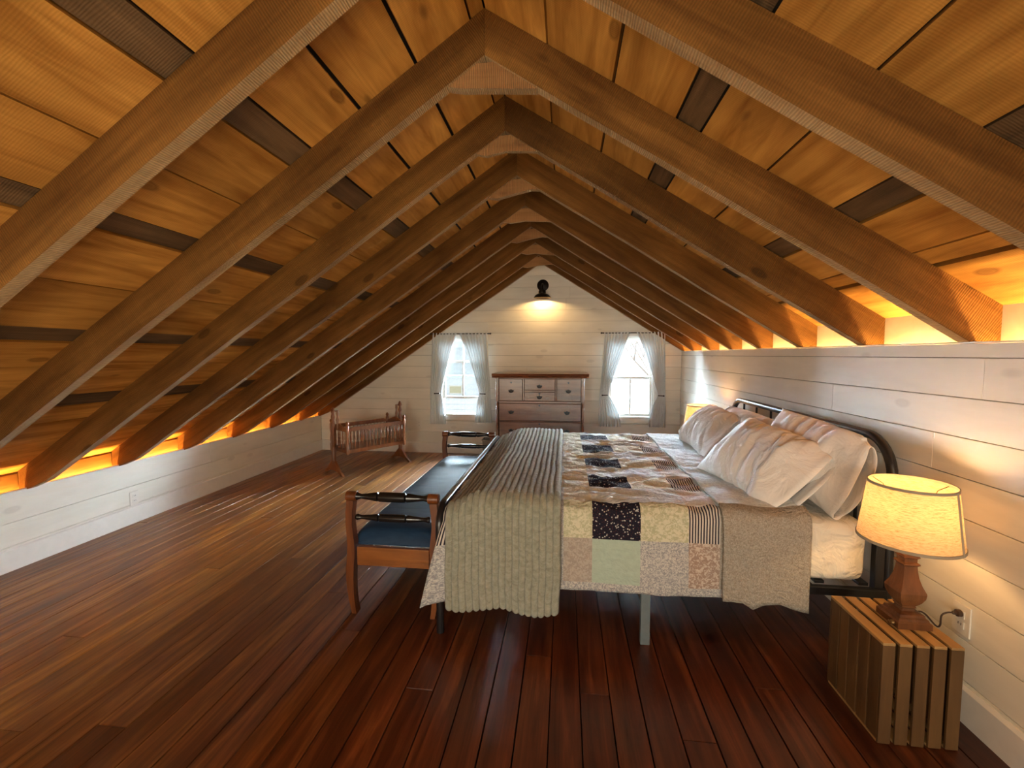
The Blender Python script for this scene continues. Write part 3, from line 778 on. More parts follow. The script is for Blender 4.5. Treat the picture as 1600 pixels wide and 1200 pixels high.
link('fitted_sheet', from_bm('fitted_sheet', bm, True), M['sheet'], mt)

# quilt -----------------------------------------------------------------
QT = 0.668; RC = 0.055; YN = 2.072; YFAR = 4.035
def bed_profile(s, hang, lift=0.0):
    """s=0 at the near fold's start on top (y=YN+RC), negative down the near side; returns y,z"""
    arc = RC*PI/2; top = (YFAR-RC)-(YN+RC)
    z_t = QT+lift
    if s < 0:
        if s > -arc:
            a = -s/RC; return YN+RC-RC*math.sin(a)-lift*math.sin(a), z_t-RC+RC*math.cos(a)
        return YN-lift-0.0, z_t-RC-(-s-arc)
    if s <= top: return YN+RC+s, z_t
    t = s-top
    if t < arc:
        a = t/RC; return YFAR-RC+RC*math.sin(a)+lift*math.sin(a), z_t-RC+RC*math.cos(a)
    return YFAR+lift, z_t-RC-(t-arc)
ARC = RC*PI/2; TOP = (YFAR-RC)-(YN+RC)
hem = [(-0.70, 0.165), (-0.63, 0.095), (-0.57, 0.15), (-0.40, 0.24), (0.0, 0.272), (0.35, 0.262), (0.71, 0.268), (1.2, 0.262)]
def quilt_fn(u, v, xa=-0.585, xb=0.72, hemtab=hem, lift=0.0, corner=True, seed=0, wr=1.0):
    # v metres along the profile s, u metres along x
    x = u
    sN = -(ARC+(QT+lift-RC)-interp(hemtab, x))
    smin, smax = V_RANGE
    s = v
    zhem = interp(hemtab, x)
    if v < -ARC:
        f = (v+ARC)/(smin+ARC)      # 0 at fold, 1 at hem
        s = -ARC-f*(QT+lift-RC-zhem)
    y, z = bed_profile(s, 0, lift)
    if corner and x < -0.30 and v < -ARC:     # flare at the foot corner
        f = (v+ARC)/(smin+ARC); k = sstep(-0.50, -0.585, x)
        x -= 0.115*k*(f**0.9)
        y -= 0.03*k*math.sin(f*PI*0.7)
    if v < -ARC*0.5:
        f = clamp((v+ARC)/(smin+ARC))
        y -= 0.010*f+wr*(0.014*f*ns(x*5.5, 1.0, seed+2)+0.010*ns(x*3, z*6, seed))
        z += 0.010*f*ns(x*7, 3.3, seed+1)-0.045*sstep(-0.40, -0.585, x)*(1-f)
    else:
        z -= 0.055*sstep(-0.36, -0.585, x)
        z += wr*(0.010*ns(x*4.5, y*4.5, seed)+0.016*(0.5-abs(ns(x*5.5+y*2, y*9, seed+3))*1.6)+0.008*(0.5-abs(ns(x*12+y*7, y*16-x*5, seed+8))*1.6)+0.004*ns(x*17, y*21, seed+6))
    return (x, y, z)
V_RANGE = (-(ARC+QT-RC-0.26), TOP+ARC+0.34)
def lin(a, b, n): return [a+(b-a)*i/n for i in range(n)]
qx = lin(-0.585, -0.22, 20)+lin(-0.22, -0.002, 12)+lin(-0.002, 0.132, 10)+lin(0.132, 0.352, 16)+lin(0.352, 0.568, 16)+lin(0.568, 0.705, 12)+lin(0.705, 1.075, 22)+[1.075]
sB = -(ARC+(QT-RC-0.515))         # seam on the hanging side
sH = -(ARC+(QT-RC-0.300))
qs = lin(V_RANGE[0], sH, 3)+lin(sH, sB, 14)+lin(sB, 0.0, 16)
bands = [0.0]; s = 0.0
while s < TOP: s = min(s+0.22, TOP); bands.append(s)
for a, b in zip(bands, bands[1:]): qs += lin(a, b, 12)
qs += lin(TOP, TOP+ARC, 5)+lin(TOP+ARC, V_RANGE[1], 8)+[V_RANGE[1]]
def qmat(x, s):
    col = 0 if x < -0.22 else 1 if x < -0.002 else 2 if x < 0.132 else 3 if x < 0.352 else 4 if x < 0.568 else 5 if x < 0.705 else 6
    if s < sH: return 4
    if s < sB: row = -2
    elif s < 0: row = -1
    else: row = int(s/0.22)
    if row == -2: return [4, 4, 9, 1, 4, 5, 8][col]
    if row == -1: return [3, 4, 0, 2, 0, 3, 8][col]
    if s > TOP: return [4, 0, 1, 2, 4, 3, 8][col]
    e = row % 2
    return [[4, 7, 10, 7, 7, 6, 7], [6, 10, 10, 2, 10, 3, 7]][e][col]
qt = empty('patchwork_quilt', (0.25, 3.05, QT)); tag(qt, 'pale patchwork quilt with navy squares spread over the bed', 'quilt')
def qf(u, v):
    p = quilt_fn(u, v); return (p[0]-0.25, p[1]-3.05, p[2]-QT)
q = grid('patchwork', qf, 0, 0, QM, qt, qmat, 0.010, lambda u, v: (u, v), qx, qs)
# turned-back band near the pillows
hem2 = [(0.66, 0.268), (0.72, 0.268), (0.80, 0.262), (0.845, 0.232), (0.89, 0.258), (0.96, 0.262), (1.02, 0.240), (1.09, 0.226)]
V2 = (-(ARC+QT+0.012-RC-0.26), TOP+ARC+0.30)
def qf2(u, v):
    x = u
    zh = interp(hem2, x); lift = 0.016; s = v
    if v < -ARC: s = -ARC-(v+ARC)/(V2[0]+ARC)*(QT+lift-RC-zh)
    y, z = bed_profile(s, 0, lift)
    f = clamp((v+ARC)/(V2[0]+ARC)) if v < -ARC else 0
    if v < -ARC*0.5: y -= 0.008*f+0.016*f*ns(x*6.5, 1.0, 12)+0.010*ns(x*3, z*6, 5)+0.006*ns(x*14+z*5, z*4, 7)
    else: z += 0.010*ns(x*4.5, y*4.5, 0)+0.008*ns(x*5.5+y*2, y*9, 3)+0.004*ns(x*17, y*21, 6)
    return (x-0.25+(0.006*ns(v*6, 2, 2)), y-3.05, z-QT)
q2 = grid('turned_back_band', qf2, 0, 0, [QM[8], QM[7]], qt, lambda x, s: 0 if s < 0.0 else 1, 0.010, lambda u, v: (u, v), lin(0.712, 1.083, 34)+[1.083], lin(V2[0], 0, 26)+lin(0, TOP, 80)+lin(TOP, V2[1], 12)+[V2[1]])
q2['label'] = 'grey brown reverse of the quilt folded back'

# ribbed throw ------------------------------------------------------------
th_ = empty('ribbed_throw', (-0.30, 3.05, 0.70)); tag(th_, 'grey green ribbed plush throw across the foot of the bed', 'blanket')
TX0, TX1, NR = -0.565, -0.020, 17
hem3 = [(-0.565, 0.160), (-0.50, 0.150), (-0.36, 0.172), (-0.30, 0.182), (-0.22, 0.160), (-0.12, 0.150), (-0.02, 0.168)]
V3 = (-(ARC+QT+0.03-RC-0.165), TOP+ARC+0.25)
def tf(u, v):
    x = lerp(TX0, TX1, u); lift = 0.022; s = v
    rib = abs(math.sin(PI*NR*u)); ribh = 0.021*rib**0.42
    zh = interp(hem3, x)-0.010*rib
    if v < -ARC: s = -ARC-(v+ARC)/(V3[0]+ARC)*(QT+lift-RC-zh)
    y, z = bed_profile(s, 0, lift)
    plush = 0.003*ns(x*60, v*60, 1)+0.0015*ns(x*130, v*130, 4)
    wob = 0.008*ns(v*2.6, x*3, 8)+0.004*ns(v*7, x*6, 2)
    if v < -ARC:
        f = (v+ARC)/(V3[0]+ARC)
        y -= ribh*0.7+plush+0.02*f*ns(x*5, 2.0, 3)+0.006+0.014*f*(0.5+0.5*ns(x*9, 1, 1))
        x += wob*0.5+0.010*ns(x*4, f*2.5, 9)*f
    elif v < 0:
        a = -v/RC; y -= (ribh+plush)*math.sin(a); z += (ribh+plush)*math.cos(a); x += wob*0.6
    else:
        z += ribh+plush+0.008*ns(x*4.5, y*4.5, 0)+0.006*ns(x*6, y*6, 11)
        # left edge slides towards the foot end in the middle, rides up at the far side
        x += wob+0.012*math.sin(v*2.0)*(1-u)
        z -= 0.072*sstep(0.34, 0.0, u)
    if v < 0: z -= 0.06*sstep(0.30, 0.0, u)*(1 if v > -ARC else 1-(v+ARC)/(V3[0]+ARC))
    return (x+0.30, y-3.05, z-0.70)
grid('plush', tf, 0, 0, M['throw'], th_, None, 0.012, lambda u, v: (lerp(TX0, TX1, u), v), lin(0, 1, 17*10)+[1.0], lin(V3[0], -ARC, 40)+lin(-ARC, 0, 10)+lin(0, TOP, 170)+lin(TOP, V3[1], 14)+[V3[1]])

# pillows ------------------------------------------------------------------
def pillow(label, c, U, V, L, H, T, seed, hem_len=0.09, bend=0.0):
    """U: along the pillow towards its open end, V: up its leaning face"""
    t = empty('pillow', c); tag(t, label, 'pillow', 'white pillows at the head of the bed')
    U = Vector(U).normalized(); V = Vector(V); V = (V-U*V.dot(U)).normalized(); W = U.cross(V).normalized()
    if W.x > 0: W = -W
    NU, NV = 44, 22
    def sec(u, ang, inner=0.0):
        # u in -1..1(+hem): half thickness and half height along the length
        k = clamp(abs(u))
        if u < 0: th = T/2*(1-k**3.2)**0.62; hh = H/2*(0.94+0.08*k**4)
        else: th = T/2*(1-k**4*0.80)**0.8; hh = H/2*(0.94+0.05*k**3)
        ca, sa = math.cos(ang), math.sin(ang)
        v = math.copysign(abs(ca)**0.62, ca)*hh
        w = math.copysign(abs(sa)**1.0, sa)*th*(1-abs(v/hh)**3.0*0.35)
        ux = u*L/2
        if u < 0: ux -= 0.030*abs(v/hh)**3*k**6      # dog ears
        n = 0.022*ns(u*1.7+seed, v*4.5, w*3+seed)+0.010*ns(u*4.5+seed*2, v*9+u*3, seed)+0.013*(1-2.2*abs(ns(u*2.8+seed, v*12+u*6, 3+seed)))
        f = 1-k**8
        w += math.copysign(1, sa)*n*f*1.2 if abs(sa) > 0.05 else 0
        v += bend*(u*u)
        p = U*ux+V*(v-0.02*u*u)+W*w
        return p
    bm = bmesh.new(); rings = []
    us_ = [-1+2*i/NU for i in range(NU+1)]
    for u in us_:
        rings.append([bm.verts.new(sec(u, 2*PI*j/(2*NV))) for j in range(2*NV)])
    for a, b in zip(rings, rings[1:]):
        for j in range(2*NV): bm.faces.new((a[j], a[(j+1) % (2*NV)], b[(j+1) % (2*NV)], b[j]))
    bm.faces.new(rings[0]); bm.faces.new(list(reversed(rings[-1])))
    link('pillow_body', from_bm('pillow_body', bm, True), M['pillow'], t)
    # wide hem of the case: hugs the pillow, then closes softly past its end
    def hf(a, b):
        u = lerp(0.62, 1.0, b); ang = 2*PI*a; p = sec(min(u, 0.985), ang)
        ca, sa = math.cos(ang), math.sin(ang)
        ctr = U*(min(u, 0.985)*L/2)
        q_ = p-ctr; w_ = q_.dot(W); v_ = q_.dot(V)
        k = sstep(0.5, 1.0, b)
        w_ = w_*1.03+0.004*math.copysign(1, sa)*min(1, abs(sa)*3); v_ *= 1.015
        w_ = lerp(w_, math.copysign(0.022+0.012*ns(a*5+seed, b, 3), sa)*abs(sa)**0.5, k*0.55)
        vv = min(1.0, abs(v_)/(H/2)); ext = hem_len*max(0, (b-0.55)/0.45)*(1-0.55*vv**3); v_ *= 1-0.10*k
        return ctr+U*ext+V*(v_-0.03*k*(0.5+ns(a*3, 1, seed)))+W*(w_-0.0)
    o = grid('case_hem', hf, 44, 8, M['pillow'], t, None, 0.003)
    return t
NEAR = (0, -1, 0)
pillow('large white pillow against the headboard on the near side, open case end', (1.27, 2.50, 0.862), (0.02, -1, -0.05), (0.34, 0, 1), 0.72, 0.39, 0.20, 3, 0.10)
pillow('large white pillow against the headboard on the far side, mostly hidden', (1.30, 3.40, 0.822), (0.0, 1, 0.0), (0.30, 0, 1), 0.86, 0.32, 0.16, 9, 0.02)
pillow('white pillow in front on the near side, leaning on the one behind', (1.035, 2.50, 0.818), (0.20, -1, -0.10), (0.74, 0.05, 0.72), 0.62, 0.44, 0.21, 14, 0.08)
pillow('white pillow in front on the far side, beside the far lamp', (1.06, 3.42, 0.830), (0.02, -1, -0.03), (0.60, 0.05, 0.80), 0.60, 0.38, 0.20, 21, 0.05)

# ------------------------------------------------------------------ bench
bn = empty('bench', (-0.89, 3.11, 0)); tag(bn, 'long navy upholstered bench with black turned end rails, along the foot of the bed', 'bench')
LXa, LXb = -1.118+0.89, -0.667+0.89
def bench_leg(x, y, sgn):
    zs = [0.0, 0.03, 0.08, 0.14, 0.20, 0.26, 0.31, 0.37, 0.43, 0.49, 0.55, 0.60, 0.612]
    off = [-0.011, -0.006, 0.002, 0.007, 0.009, 0.006, 0.001, -0.002, 0.003, 0.008, 0.006, 0.0, 0.0]
    hw = [0.013, 0.013, 0.016, 0.019, 0.021, 0.021, 0.021, 0.020, 0.018, 0.017, 0.018, 0.019, 0.019]
    bm = bmesh.new(); R = []
    for z, o_, h in zip(zs, off, hw):
        cx = x-o_*sgn; R.append([bm.verts.new((cx+a*h, y+b*0.024, z)) for a, b in ((-1, -1), (1, -1), (1, 1), (-1, 1))])
    for a, b in zip(R, R[1:]):
        for j in range(4): bm.faces.new((a[j], a[(j+1) % 4], b[(j+1) % 4], b[j]))
    bm.faces.new(list(reversed(R[0]))); bm.faces.new(R[-1])
    lathe_bm(bm, [(0.016, -0.030), (0.026, -0.027), (0.026, 0.026), (0.016, 0.029)], 16, Matrix.Translation((x+0.004*sgn, y, 0.632)) @ Matrix.Rotation(PI/2, 4, 'Y'))
    link('leg', from_bm('leg', bm, auto=0.5), M['bench_wood'], bn)
prof_up = [(0.016, -0.215), (0.021, -0.205), (0.017, -0.195), (0.013, -0.18), (0.017, -0.14), (0.023, -0.10), (0.024, -0.085), (0.015, -0.080), (0.025, -0.074), (0.026, -0.03), (0.026, 0.03), (0.025, 0.074), (0.015, 0.080), (0.024, 0.085), (0.023, 0.10), (0.017, 0.14), (0.013, 0.18), (0.017, 0.195), (0.021, 0.205), (0.016, 0.215)]
for y in (2.17-3.11+0.025, 4.05-3.11):
    bench_leg(LXa, y, 1); bench_leg(LXb, y, -1)
    cx = (LXa+LXb)/2; k = (LXb-LXa-0.045)/0.43
    lathe('turned_rail', [(r, z*k) for r, z in prof_up], M['black_wood'], bn, 16, Matrix.Translation((cx, y, 0.632)) @ Matrix.Rotation(PI/2, 4, 'Y'))
    lathe('turned_rail', [(r*0.80, z*k) for r, z in prof_up], M['black_wood'], bn, 16, Matrix.Translation((cx, y, 0.520)) @ Matrix.Rotation(PI/2, 4, 'Y'))
    box('apron', LXa+0.029, LXb-0.029, y-0.012, y+0.012, 0.262, 0.362, M['bench_rail'], bn, 0.002)
for x in (LXa, LXb):
    o = board_y('long_apron', x-0.012, x+0.012, 2.17-3.11+0.052, 4.05-3.11-0.026, 0.270, 0.362, M['bench_rail'], bn, 0.002)
def bdisp(p): return Vector((0, 0, 0.006*ns(p.x*3, p.y*2.5, 4)+0.002*ns(p.x*9, p.y*18, 2)))
bm = bmesh.new()
def seat_fn(u, v):
    x = lerp(LXa-0.012, LXb+0.012, u); y = lerp(2.17-3.11+0.045, 4.05-3.11-0.025, v)
    e = (1-abs(2*u-1)**5)**0.5 if abs(2*u-1) < 1 else 0; g_ = (1-abs(2*v-1)**22)**0.5 if abs(2*v-1) < 1 else 0
    return (x, y, 0.372+0.085*e*g_+0.004*ns(x*3, y*2.5, 4)+0.0015*ns(x*9, y*16, 2))
grid('seat', seat_fn, 34, 90, M['navy'], bn)
bm_ = bmesh.new(); bm_box(bm_, LXa-0.012, LXb+0.012, 2.17-3.11+0.045, 4.05-3.11-0.025, 0.363, 0.3725, 0.003)
link('seat_band', from_bm('seat_band', bm_), M['navy'], bn)

# ------------------------------------------------------------------ crates used as nightstands
def crate(label, x, y):
    """x,y: centre; 0.255 wide, 0.31 deep, 0.375 tall, standing on end"""
    t = empty('slatted_crate', (x, y, 0)); tag(t, label, 'crate', 'pine crates used as nightstands')
    W, D, Hh = 0.257, 0.31, 0.373; n = 5; sw = 0.0405; gp = (W-n*sw)/(n-1)
    for yy in (-D/2, D/2-0.010):
        for i in range(n):
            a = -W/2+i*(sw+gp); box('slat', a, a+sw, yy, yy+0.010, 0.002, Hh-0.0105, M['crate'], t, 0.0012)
    for zz in (Hh-0.010, 0.0):
        for i in range(n):
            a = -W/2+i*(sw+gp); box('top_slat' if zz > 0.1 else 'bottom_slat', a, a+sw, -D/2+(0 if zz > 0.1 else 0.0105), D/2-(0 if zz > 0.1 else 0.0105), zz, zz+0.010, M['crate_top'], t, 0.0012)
    m = 5; inD = D-0.022; bw = 0.051; g2 = (inD-m*bw)/(m-1)
    for s in (-1, 1):
        xa = s*(W/2-0.005)
        for j in range(m):
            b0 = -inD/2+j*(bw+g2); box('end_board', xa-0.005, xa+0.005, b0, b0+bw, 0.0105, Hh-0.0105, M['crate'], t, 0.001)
        for (yy, zz, dy, dz) in ((-D/2+0.0195, Hh/2, 0.009, Hh/2-0.012), (D/2-0.0195, Hh/2, 0.009, Hh/2-0.012)):
            box('corner_batten', s*(W/2-0.019)-0.0085, s*(W/2-0.019)+0.0085, yy-dy, yy+dy, zz-dz, zz+dz, M['crate'], t, 0.001)
    return t
crate('pale slatted pine crate beside the near side of the bed, under the near lamp', 1.239, 1.79)
crate('pale slatted pine crate at the far side of the bed, under the far lamp', 1.239, 4.42)

# ------------------------------------------------------------------ lamps
def lamp(label, x, y):
    t = empty('table_lamp', (x, y, 0.373)); tag(t, label, 'lamp', 'matching table lamps')
    lathe('base', [(0.058, 0.0), (0.058, 0.022), (0.055, 0.025), (0.052, 0.027), (0.050, 0.034), (0.044, 0.038), (0.042, 0.046), (0.024, 0.052), (0.020, 0.060)], M['lamp_wood'], t, 4, None, True, 0.3)
    lathe('stem', [(0.020, 0.0601), (0.025, 0.066), (0.022, 0.070), (0.034, 0.088), (0.042, 0.108), (0.044, 0.125), (0.043, 0.130), (0.034, 0.152), (0.027, 0.178), (0.023, 0.205), (0.022, 0.222), (0.028, 0.228), (0.027, 0.233), (0.021, 0.237), (0.021, 0.250), (0.027, 0.256), (0.025, 0.264), (0.014, 0.268)], M['lamp_wood'], t, 4, None, True, 0.3)
    lathe('switch', [(0.009, 0), (0.010, 0.004), (0.007, 0.010), (0.009, 0.014), (0.004, 0.018)], M['brass'], t, 12, Matrix.Translation((-0.052, -0.035, 0.013)) @ Matrix.Rotation(-PI/2, 4, 'Y') @ Matrix.Translation((0, 0, 0.006)))
    lathe('socket', [(0.012, 0.2685), (0.017, 0.272), (0.017, 0.330), (0.010, 0.345)], M['brass'], t, 14)
    bm = bmesh.new(); bmesh.ops.create_uvsphere(bm, u_segments=14, v_segments=10, radius=0.028, matrix=Matrix.Translation((0, 0, 0.385))); link('bulb', from_bm('bulb', bm, True), M['bulb'], t)
    z0, z1, r0, r1 = 0.312, 0.530, 0.155, 0.128
    bm = bmesh.new(); lathe_bm(bm, [(lerp(r0, r1, i/6), lerp(z0, z1, i/6)) for i in range(7)], 64, None, False, False)
    sh = link('lamp_shade', from_bm('lamp_shade', bm, True), M['shade'], t)
    bm = bmesh.new()
    for (r, z, h) in ((r0+0.0012, z0+0.004, 0.005), (r1+0.0012, z1-0.004, 0.005)):
        lathe_bm(bm, [(r-0.003, z-h), (r+0.0008, z-h), (r+0.0008, z+h), (r-0.003, z+h), (r-0.003, z-h)], 64, None, False, False)
    a = -1.02
    tube_bm(bm, [((r0+0.001)*math.cos(a), (r0+0.001)*math.sin(a), z0), ((r1+0.001)*math.cos(a), (r1+0.001)*math.sin(a), z1)], 0.004, 6)
    link('shade_trim', from_bm('shade_trim', bm, auto=0.8), M['shade_trim'], sh)
    bm = bmesh.new()
    for i in range(3):
        aa = 2*PI*i/3; tube_bm(bm, [(0.012*math.cos(aa), 0.012*math.sin(aa), 0.345), (0.09*math.cos(aa), 0.09*math.sin(aa), 0.505), ((r1-0.003)*math.cos(aa), (r1-0.003)*math.sin(aa), 0.522)], 0.0015, 5)
    link('shade_harp', from_bm('shade_harp', bm), M['brass'], t)
    return t
lp = lamp('lit table lamp with carved brown base on the near crate, by the near wall outlet', 1.277, 1.785)
lamp('lit table lamp behind the far pillows, beside the far end of the bed', 1.277, 4.35)
# cord of the near lamp: from the base over the crate edge and up to the outlet
L = Vector(lp.location)
cpts = [(1.335, 1.81, 0.382), (1.358, 1.825, 0.392), (1.385, 1.83, 0.380), (1.42, 1.825, 0.34), (1.432, 1.822, 0.345), (1.432, 1.818, 0.385), (1.448, 1.815, 0.400), (1.470, 1.815, 0.401)]
def smooth_pts(P, n=6):
    P = [Vector(p) for p in P]; out = []
    for i in range(len(P)-1):
        p0, p1, p2, p3 = P[max(i-1, 0)], P[i], P[i+1], P[min(i+2, len(P)-1)]
        for j in range(n):
            t = j/n; out.append(0.5*((2*p1)+(-p0+p2)*t+(2*p0-5*p1+4*p2-p3)*t*t+(-p0+3*p1-3*p2+p3)*t**3))
    return out+[P[-1]]
tube('cord', [p-L for p in smooth_pts(cpts)], 0.0032, M['cord'], lp, 8)
bm = bmesh.new(); lathe_bm(bm, [(0.004, 0), (0.007, 0.004), (0.007, 0.012), (0.013, 0.015), (0.013, 0.029), (0.009, 0.0298)], 10, Matrix.Translation(Vector((1.4648, 1.815, 0.401))-L) @ Matrix.Rotation(PI/2, 4, 'Y'))
link('plug', from_bm('plug', bm, auto=0.6), M['cord'], lp)

# ------------------------------------------------------------------ dresser
DY = 5.50
dr = empty('dresser', (-0.312, DY+0.25, 0)); tag(dr, 'tall reddish brown wooden dresser with dark bail pulls between the windows', 'dresser')
dl = Vector(dr.location)
def dbox(nm, x0, x1, y0, y1, z0, z1, par=dr, m=None, bev=0.003):
    o = box(nm, x0-dl.x, x1-dl.x, y0-dl.y, y1-dl.y, z0-dl.z, z1-dl.z, m or M['dresser'], par, bev)
    if par is not dr: o.location -= par.location
    return o
X0, X1 = -0.863, 0.235
bm = bmesh.new()
for (a, z0, z1) in ((0.0, 0.06, 1.088),):
    bm_box(bm, X0-dl.x, X0+0.022-dl.x, DY+0.012-dl.y, DY+0.49-dl.y, z0, z1); bm_box(bm, X1-0.022-dl.x, X1-dl.x, DY+0.012-dl.y, DY+0.49-dl.y, z0, z1)
    bm_box(bm, X0+0.022-dl.x, X1-0.022-dl.x, DY+0.03-dl.y, DY+0.49-dl.y, z0, z1)
link('carcass', from_bm('carcass', bm), M['dresser'], dr)
prism('top', [(DY-0.040-dl.y, 1.118), (DY-0.045-dl.y, 1.130), (DY-0.040-dl.y, 1.142), (DY+0.505-dl.y, 1.142), (DY+0.505-dl.y, 1.0885), (DY-0.012-dl.y, 1.0885), (DY-0.016-dl.y, 1.100), (DY-0.030-dl.y, 1.108)], 'x', -0.908-dl.x, 0.288-dl.x, M['dresser'], dr)
for (x0, x1) in ((X0, X0+0.038), (X1-0.038, X1)):
    dbox('stile', x0, x1, DY-0.002, DY+0.0115, 0.79, 1.088)
    cx = (x0+x1)/2
    pr = [(0.017, 0.09), (0.017, 0.14), (0.012, 0.15), (0.018, 0.17), (0.015, 0.30), (0.018, 0.42), (0.012, 0.44), (0.018, 0.46), (0.015, 0.60), (0.018, 0.72), (0.012, 0.74), (0.017, 0.75), (0.017, 0.785)]
    lathe('turned_column', pr, M['dresser'], dr, 14, Matrix.Translation((cx-dl.x, DY+0.002-dl.y, 0)))
    lathe('foot', [(0.016, 0.0), (0.026, 0.02), (0.028, 0.04), (0.020, 0.058), (0.024, 0.0595)], M['dresser'], dr, 14, Matrix.Translation((cx-dl.x, DY+0.025-dl.y, 0)))
    lathe('foot', [(0.016, 0.0), (0.026, 0.02), (0.028, 0.04), (0.020, 0.058), (0.024, 0.0595)], M['dresser'], dr, 14, Matrix.Translation((cx-dl.x, DY+0.455-dl.y, 0)))
XA, XB = X0+0.040, X1-0.040
for z0, z1 in ((0.772, 0.800), (0.540, 0.552), (0.310, 0.322), (0.062, 0.09), (1.078, 1.0875)): dbox('rail', XA, XB, DY-0.004, DY+0.029, z0, z1)
for x0, x1 in ((-0.524, -0.503), (-0.122, -0.104)): dbox('divider', x0, x1, DY-0.002, DY+0.029, 0.801, 1.0775)
dbox('rail', -0.502, -0.123, DY-0.002, DY+0.029, 0.917, 0.937)
def pull_mesh():
    bm = bmesh.new()
    pts = [(-0.036, 0.008), (-0.026, 0.016), (-0.016, 0.010), (-0.008, 0.018), (0, 0.026), (0.008, 0.018), (0.016, 0.010), (0.026, 0.016), (0.036, 0.008), (0.030, -0.006), (0.014, -0.014), (0, -0.020), (-0.014, -0.014), (-0.030, -0.006)]
    vs = [bm.verts.new((x, y, z)) for y in (-0.003, 0) for x, z in pts]; n = len(pts)
    bm.faces.new(vs[:n]); bm.faces.new(list(reversed(vs[n:])))
    for i in range(n): bm.faces.new((vs[i], vs[(i+1) % n], vs[n+(i+1) % n], vs[n+i]))
    tube_bm(bm, [(-0.027, -0.003, 0.004), (-0.027, -0.014, 0.002), (-0.020, -0.018, -0.014), (0, -0.019, -0.020), (0.020, -0.018, -0.014), (0.027, -0.014, 0.002), (0.027, -0.003, 0.004)], 0.0035, 6)
    return from_bm('drawer_pull', bm)
PM = pull_mesh(); PM.materials.append(M['bronze'])
def esc_mesh():
    bm = bmesh.new(); pts = [(0, 0.014), (0.005, 0.006), (0.015, 0.008), (0.010, -0.002), (0, -0.014), (-0.010, -0.002), (-0.015, 0.008), (-0.005, 0.006)]
    vs = [bm.verts.new((x, y, z)) for y in (-0.002, 0) for x, z in pts]; n = len(pts)
    bm.faces.new(vs[:n]); bm.faces.new(list(reversed(vs[n:])))
    for i in range(n): bm.faces.new((vs[i], vs[(i+1) % n], vs[n+(i+1) % n], vs[n+i]))
    return from_bm('keyhole_plate', bm)
EM = esc_mesh(); EM.materials.append(M['bronze'])
def drawer(x0, x1, z0, z1, pulls, esc=None):
    d = dbox('drawer', x0+0.003, x1-0.003, DY-0.006, DY+0.0285, z0+0.003, z1-0.003)
    for px, pz in pulls: link('drawer_pull', PM, None, d, Matrix.Translation(Vector((px, DY-0.0061, pz))-dl-d.location))
    if esc: link('keyhole_plate', EM, None, d, Matrix.Translation(Vector((esc[0], DY-0.0061, esc[1]))-dl-d.location))
drawer(XA, -0.525, 0.801, 1.077, [(-0.668, 0.925)], (-0.668, 1.030))
drawer(-0.502, -0.123, 0.938, 1.077, [(-0.315, 0.985)])
drawer(-0.502, -0.123, 0.801, 0.916, [(-0.315, 0.850)], (-0.315, 0.893))
drawer(-0.103, XB, 0.801, 1.077, [(0.041, 0.925)], (0.041, 1.030))
drawer(XA, XB, 0.553, 0.771, [(-0.668, 0.660), (0.025, 0.660)], (-0.315, 0.745))
drawer(XA, XB, 0.323, 0.539, [(-0.668, 0.430), (0.025, 0.430)], (-0.315, 0.515))
drawer(XA, XB, 0.091, 0.309, [(-0.668, 0.200), (0.025, 0.200)], (-0.315, 0.285))

# ------------------------------------------------------------------ bin
bi = empty('waste_bin', (-0.985, 5.80, 0)); tag(bi, 'small grey waste bin on the floor left of the dresser', 'bin')
bm = bmesh.new(); lathe_bm(bm, [(0.078, 0.0), (0.092, 0.245), (0.100, 0.248), (0.100, 0.262), (0.090, 0.262), (0.074, 0.01)], 4, None, True, False)
bm.faces.ensure_lookup_table(); link('bin_body', from_bm('bin_body', bm), M['bin'], bi)
box('bin_bottom', -0.073, 0.073, -0.073, 0.073, 0.003, 0.009, M['bin'], bi)

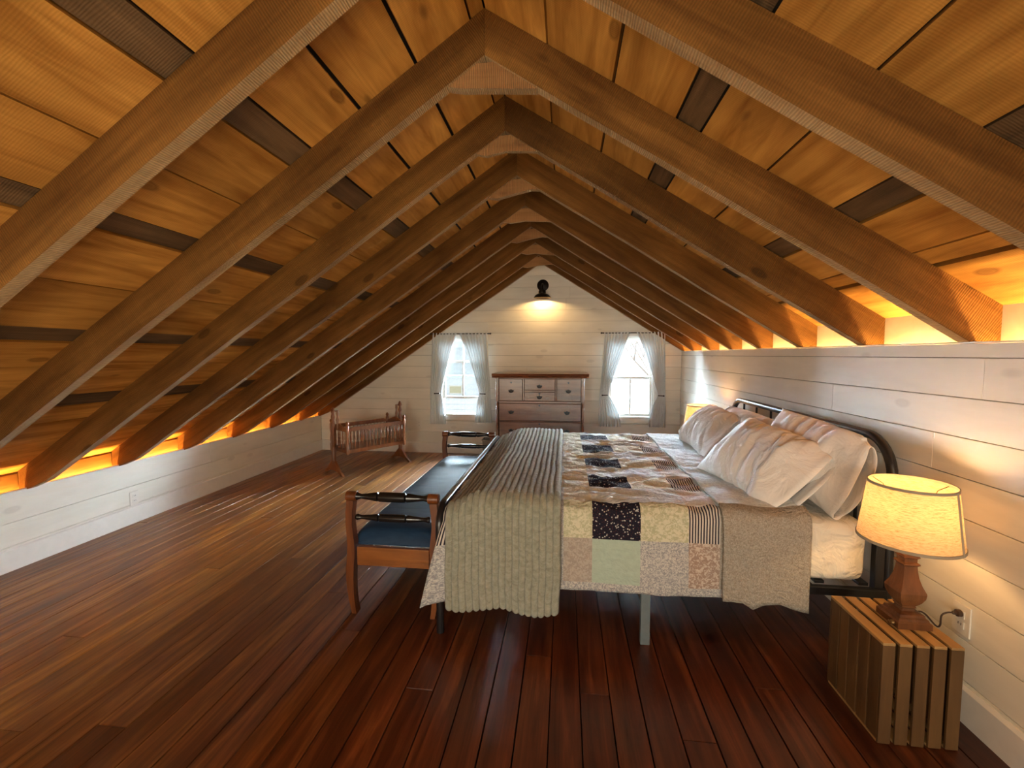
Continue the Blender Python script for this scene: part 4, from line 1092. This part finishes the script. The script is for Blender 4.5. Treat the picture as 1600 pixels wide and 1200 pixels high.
# ------------------------------------------------------------------ cradle
ca = math.atan2(0.756, 0.514)
cr = empty('cradle', (-2.397, 5.188, 0), ca); tag(cr, 'brown wooden spindle cradle on swinging stand, empty, near the left window', 'cradle')
post_prof = [(0.013, 0), (0.013, 0.02), (0.016, 0.03), (0.012, 0.05), (0.016, 0.09), (0.012, 0.13), (0.016, 0.15), (0.011, 0.17), (0.015, 0.21), (0.011, 0.25), (0.016, 0.27), (0.012, 0.29), (0.014, 0.33)]
HLn = 0.457
for s in (-1, 1):
    # arched foot across the cradle
    poly = [(-0.215, 0.0), (-0.165, 0.0), (-0.10, 0.035), (0.0, 0.045), (0.10, 0.035), (0.165, 0.0), (0.215, 0.0), (0.19, 0.022), (0.13, 0.055), (0.07, 0.115), (0.03, 0.150), (-0.03, 0.150), (-0.07, 0.115), (-0.13, 0.055), (-0.19, 0.022)]
    prism('foot', poly, 'x', s*HLn-0.013, s*HLn+0.013, M['cradle'], cr)
    # pairs of turned uprights joined at the top
    up = [(r*1.3, z) for r, z in [(0.020, 0.150), (0.020, 0.30), (0.014, 0.315), (0.019, 0.34), (0.013, 0.40), (0.018, 0.44), (0.013, 0.47), (0.018, 0.50), (0.012, 0.53), (0.018, 0.58), (0.012, 0.62), (0.018, 0.66), (0.012, 0.70), (0.019, 0.735), (0.010, 0.765), (0.004, 0.775)]]
    lathe('upright', up, M['cradle'], cr, 12, Matrix.Translation((s*HLn, 0, 0)))
    up2 = [(r*1.3, z) for r, z in [(0.008, 0.50), (0.013, 0.53), (0.009, 0.58), (0.012, 0.62), (0.008, 0.66), (0.012, 0.70), (0.006, 0.735)]]
    lathe('hanger', up2, M['cradle'], cr, 10, Matrix.Translation((s*(HLn-0.055), 0, 0)))
    tube('hanger_pin', [(s*(HLn-0.07), 0, 0.725), (s*(HLn+0.01), 0, 0.725)], 0.007, M['cradle'], cr, 8)
BL, BW, ZB, ZT = 0.385, 0.185, 0.265, 0.545
box('cradle_bottom', -BL+0.02, BL-0.02, -BW+0.015, BW-0.015, ZB+0.012, ZB+0.024, M['cradle'], cr, 0.002)
corner = [(r*1.25, z) for r, z in [(0.014, ZB-0.03), (0.016, ZB+0.05), (0.011, ZB+0.07), (0.015, ZB+0.12), (0.011, ZB+0.18), (0.015, ZB+0.22), (0.015, ZT+0.01), (0.010, ZT+0.025), (0.016, ZT+0.045), (0.012, ZT+0.06), (0.003, ZT+0.072)]]
for sx_ in (-1, 1):
    for sy_ in (-1, 1): lathe('corner_post', corner, M['cradle'], cr, 10, Matrix.Translation((sx_*BL, sy_*BW, 0)))
sp_bm = bmesh.new(); lathe_bm(sp_bm, [(0.004, 0), (0.007, 0.05), (0.0075, 0.09), (0.005, 0.12), (0.007, 0.14), (0.004, 0.24)], 6)
spm = from_bm('spindle', sp_bm, True); spm.materials.append(M['cradle'])
for sy_ in (-1, 1):
    box('bottom_rail', -BL+0.015, BL-0.015, sy_*BW-0.010, sy_*BW+0.010, ZB-0.018, ZB+0.022, M['cradle'], cr, 0.002)
    poly = [(-BL+0.012, ZT-0.045), (-BL+0.05, ZT-0.045), (BL-0.05, ZT-0.045), (BL-0.012, ZT-0.045), (BL-0.012, ZT-0.020), (BL-0.06, ZT), (-BL+0.06, ZT), (-BL+0.012, ZT-0.020)]
    prism('top_rail', [(a, b) for a, b in poly], 'y', sy_*BW-0.009, sy_*BW+0.009, M['cradle'], cr)
    n = 15
    for i in range(n):
        x = -BL+0.77*(i+1)/(n+1); link('spindle', spm, None, cr, Matrix.Translation((x, sy_*BW, ZB+0.0215)) @ Matrix.Diagonal((1, 1, (ZT-0.045-ZB-0.0215)/0.24, 1)))
for sx_ in (-1, 1):
    box('end_rail', sx_*BL-0.010, sx_*BL+0.010, -BW+0.013, BW-0.013, ZB-0.018, ZB+0.022, M['cradle'], cr, 0.002)
    poly = [(-BW+0.012, ZT-0.05), (BW-0.012, ZT-0.05), (BW-0.012, ZT-0.02), (0.06, ZT+0.015), (0, ZT+0.035), (-0.06, ZT+0.015), (-BW+0.012, ZT-0.02)]
    prism('end_top_rail', poly, 'x', sx_*BL-0.009, sx_*BL+0.009, M['cradle'], cr)
    for i in range(6):
        y = -BW+2*BW*(i+1)/7; link('spindle', spm, None, cr, Matrix.Translation((sx_*BL, y, ZB+0.0215)) @ Matrix.Diagonal((1, 1, (ZT-0.05-ZB-0.0215)/0.24, 1)))
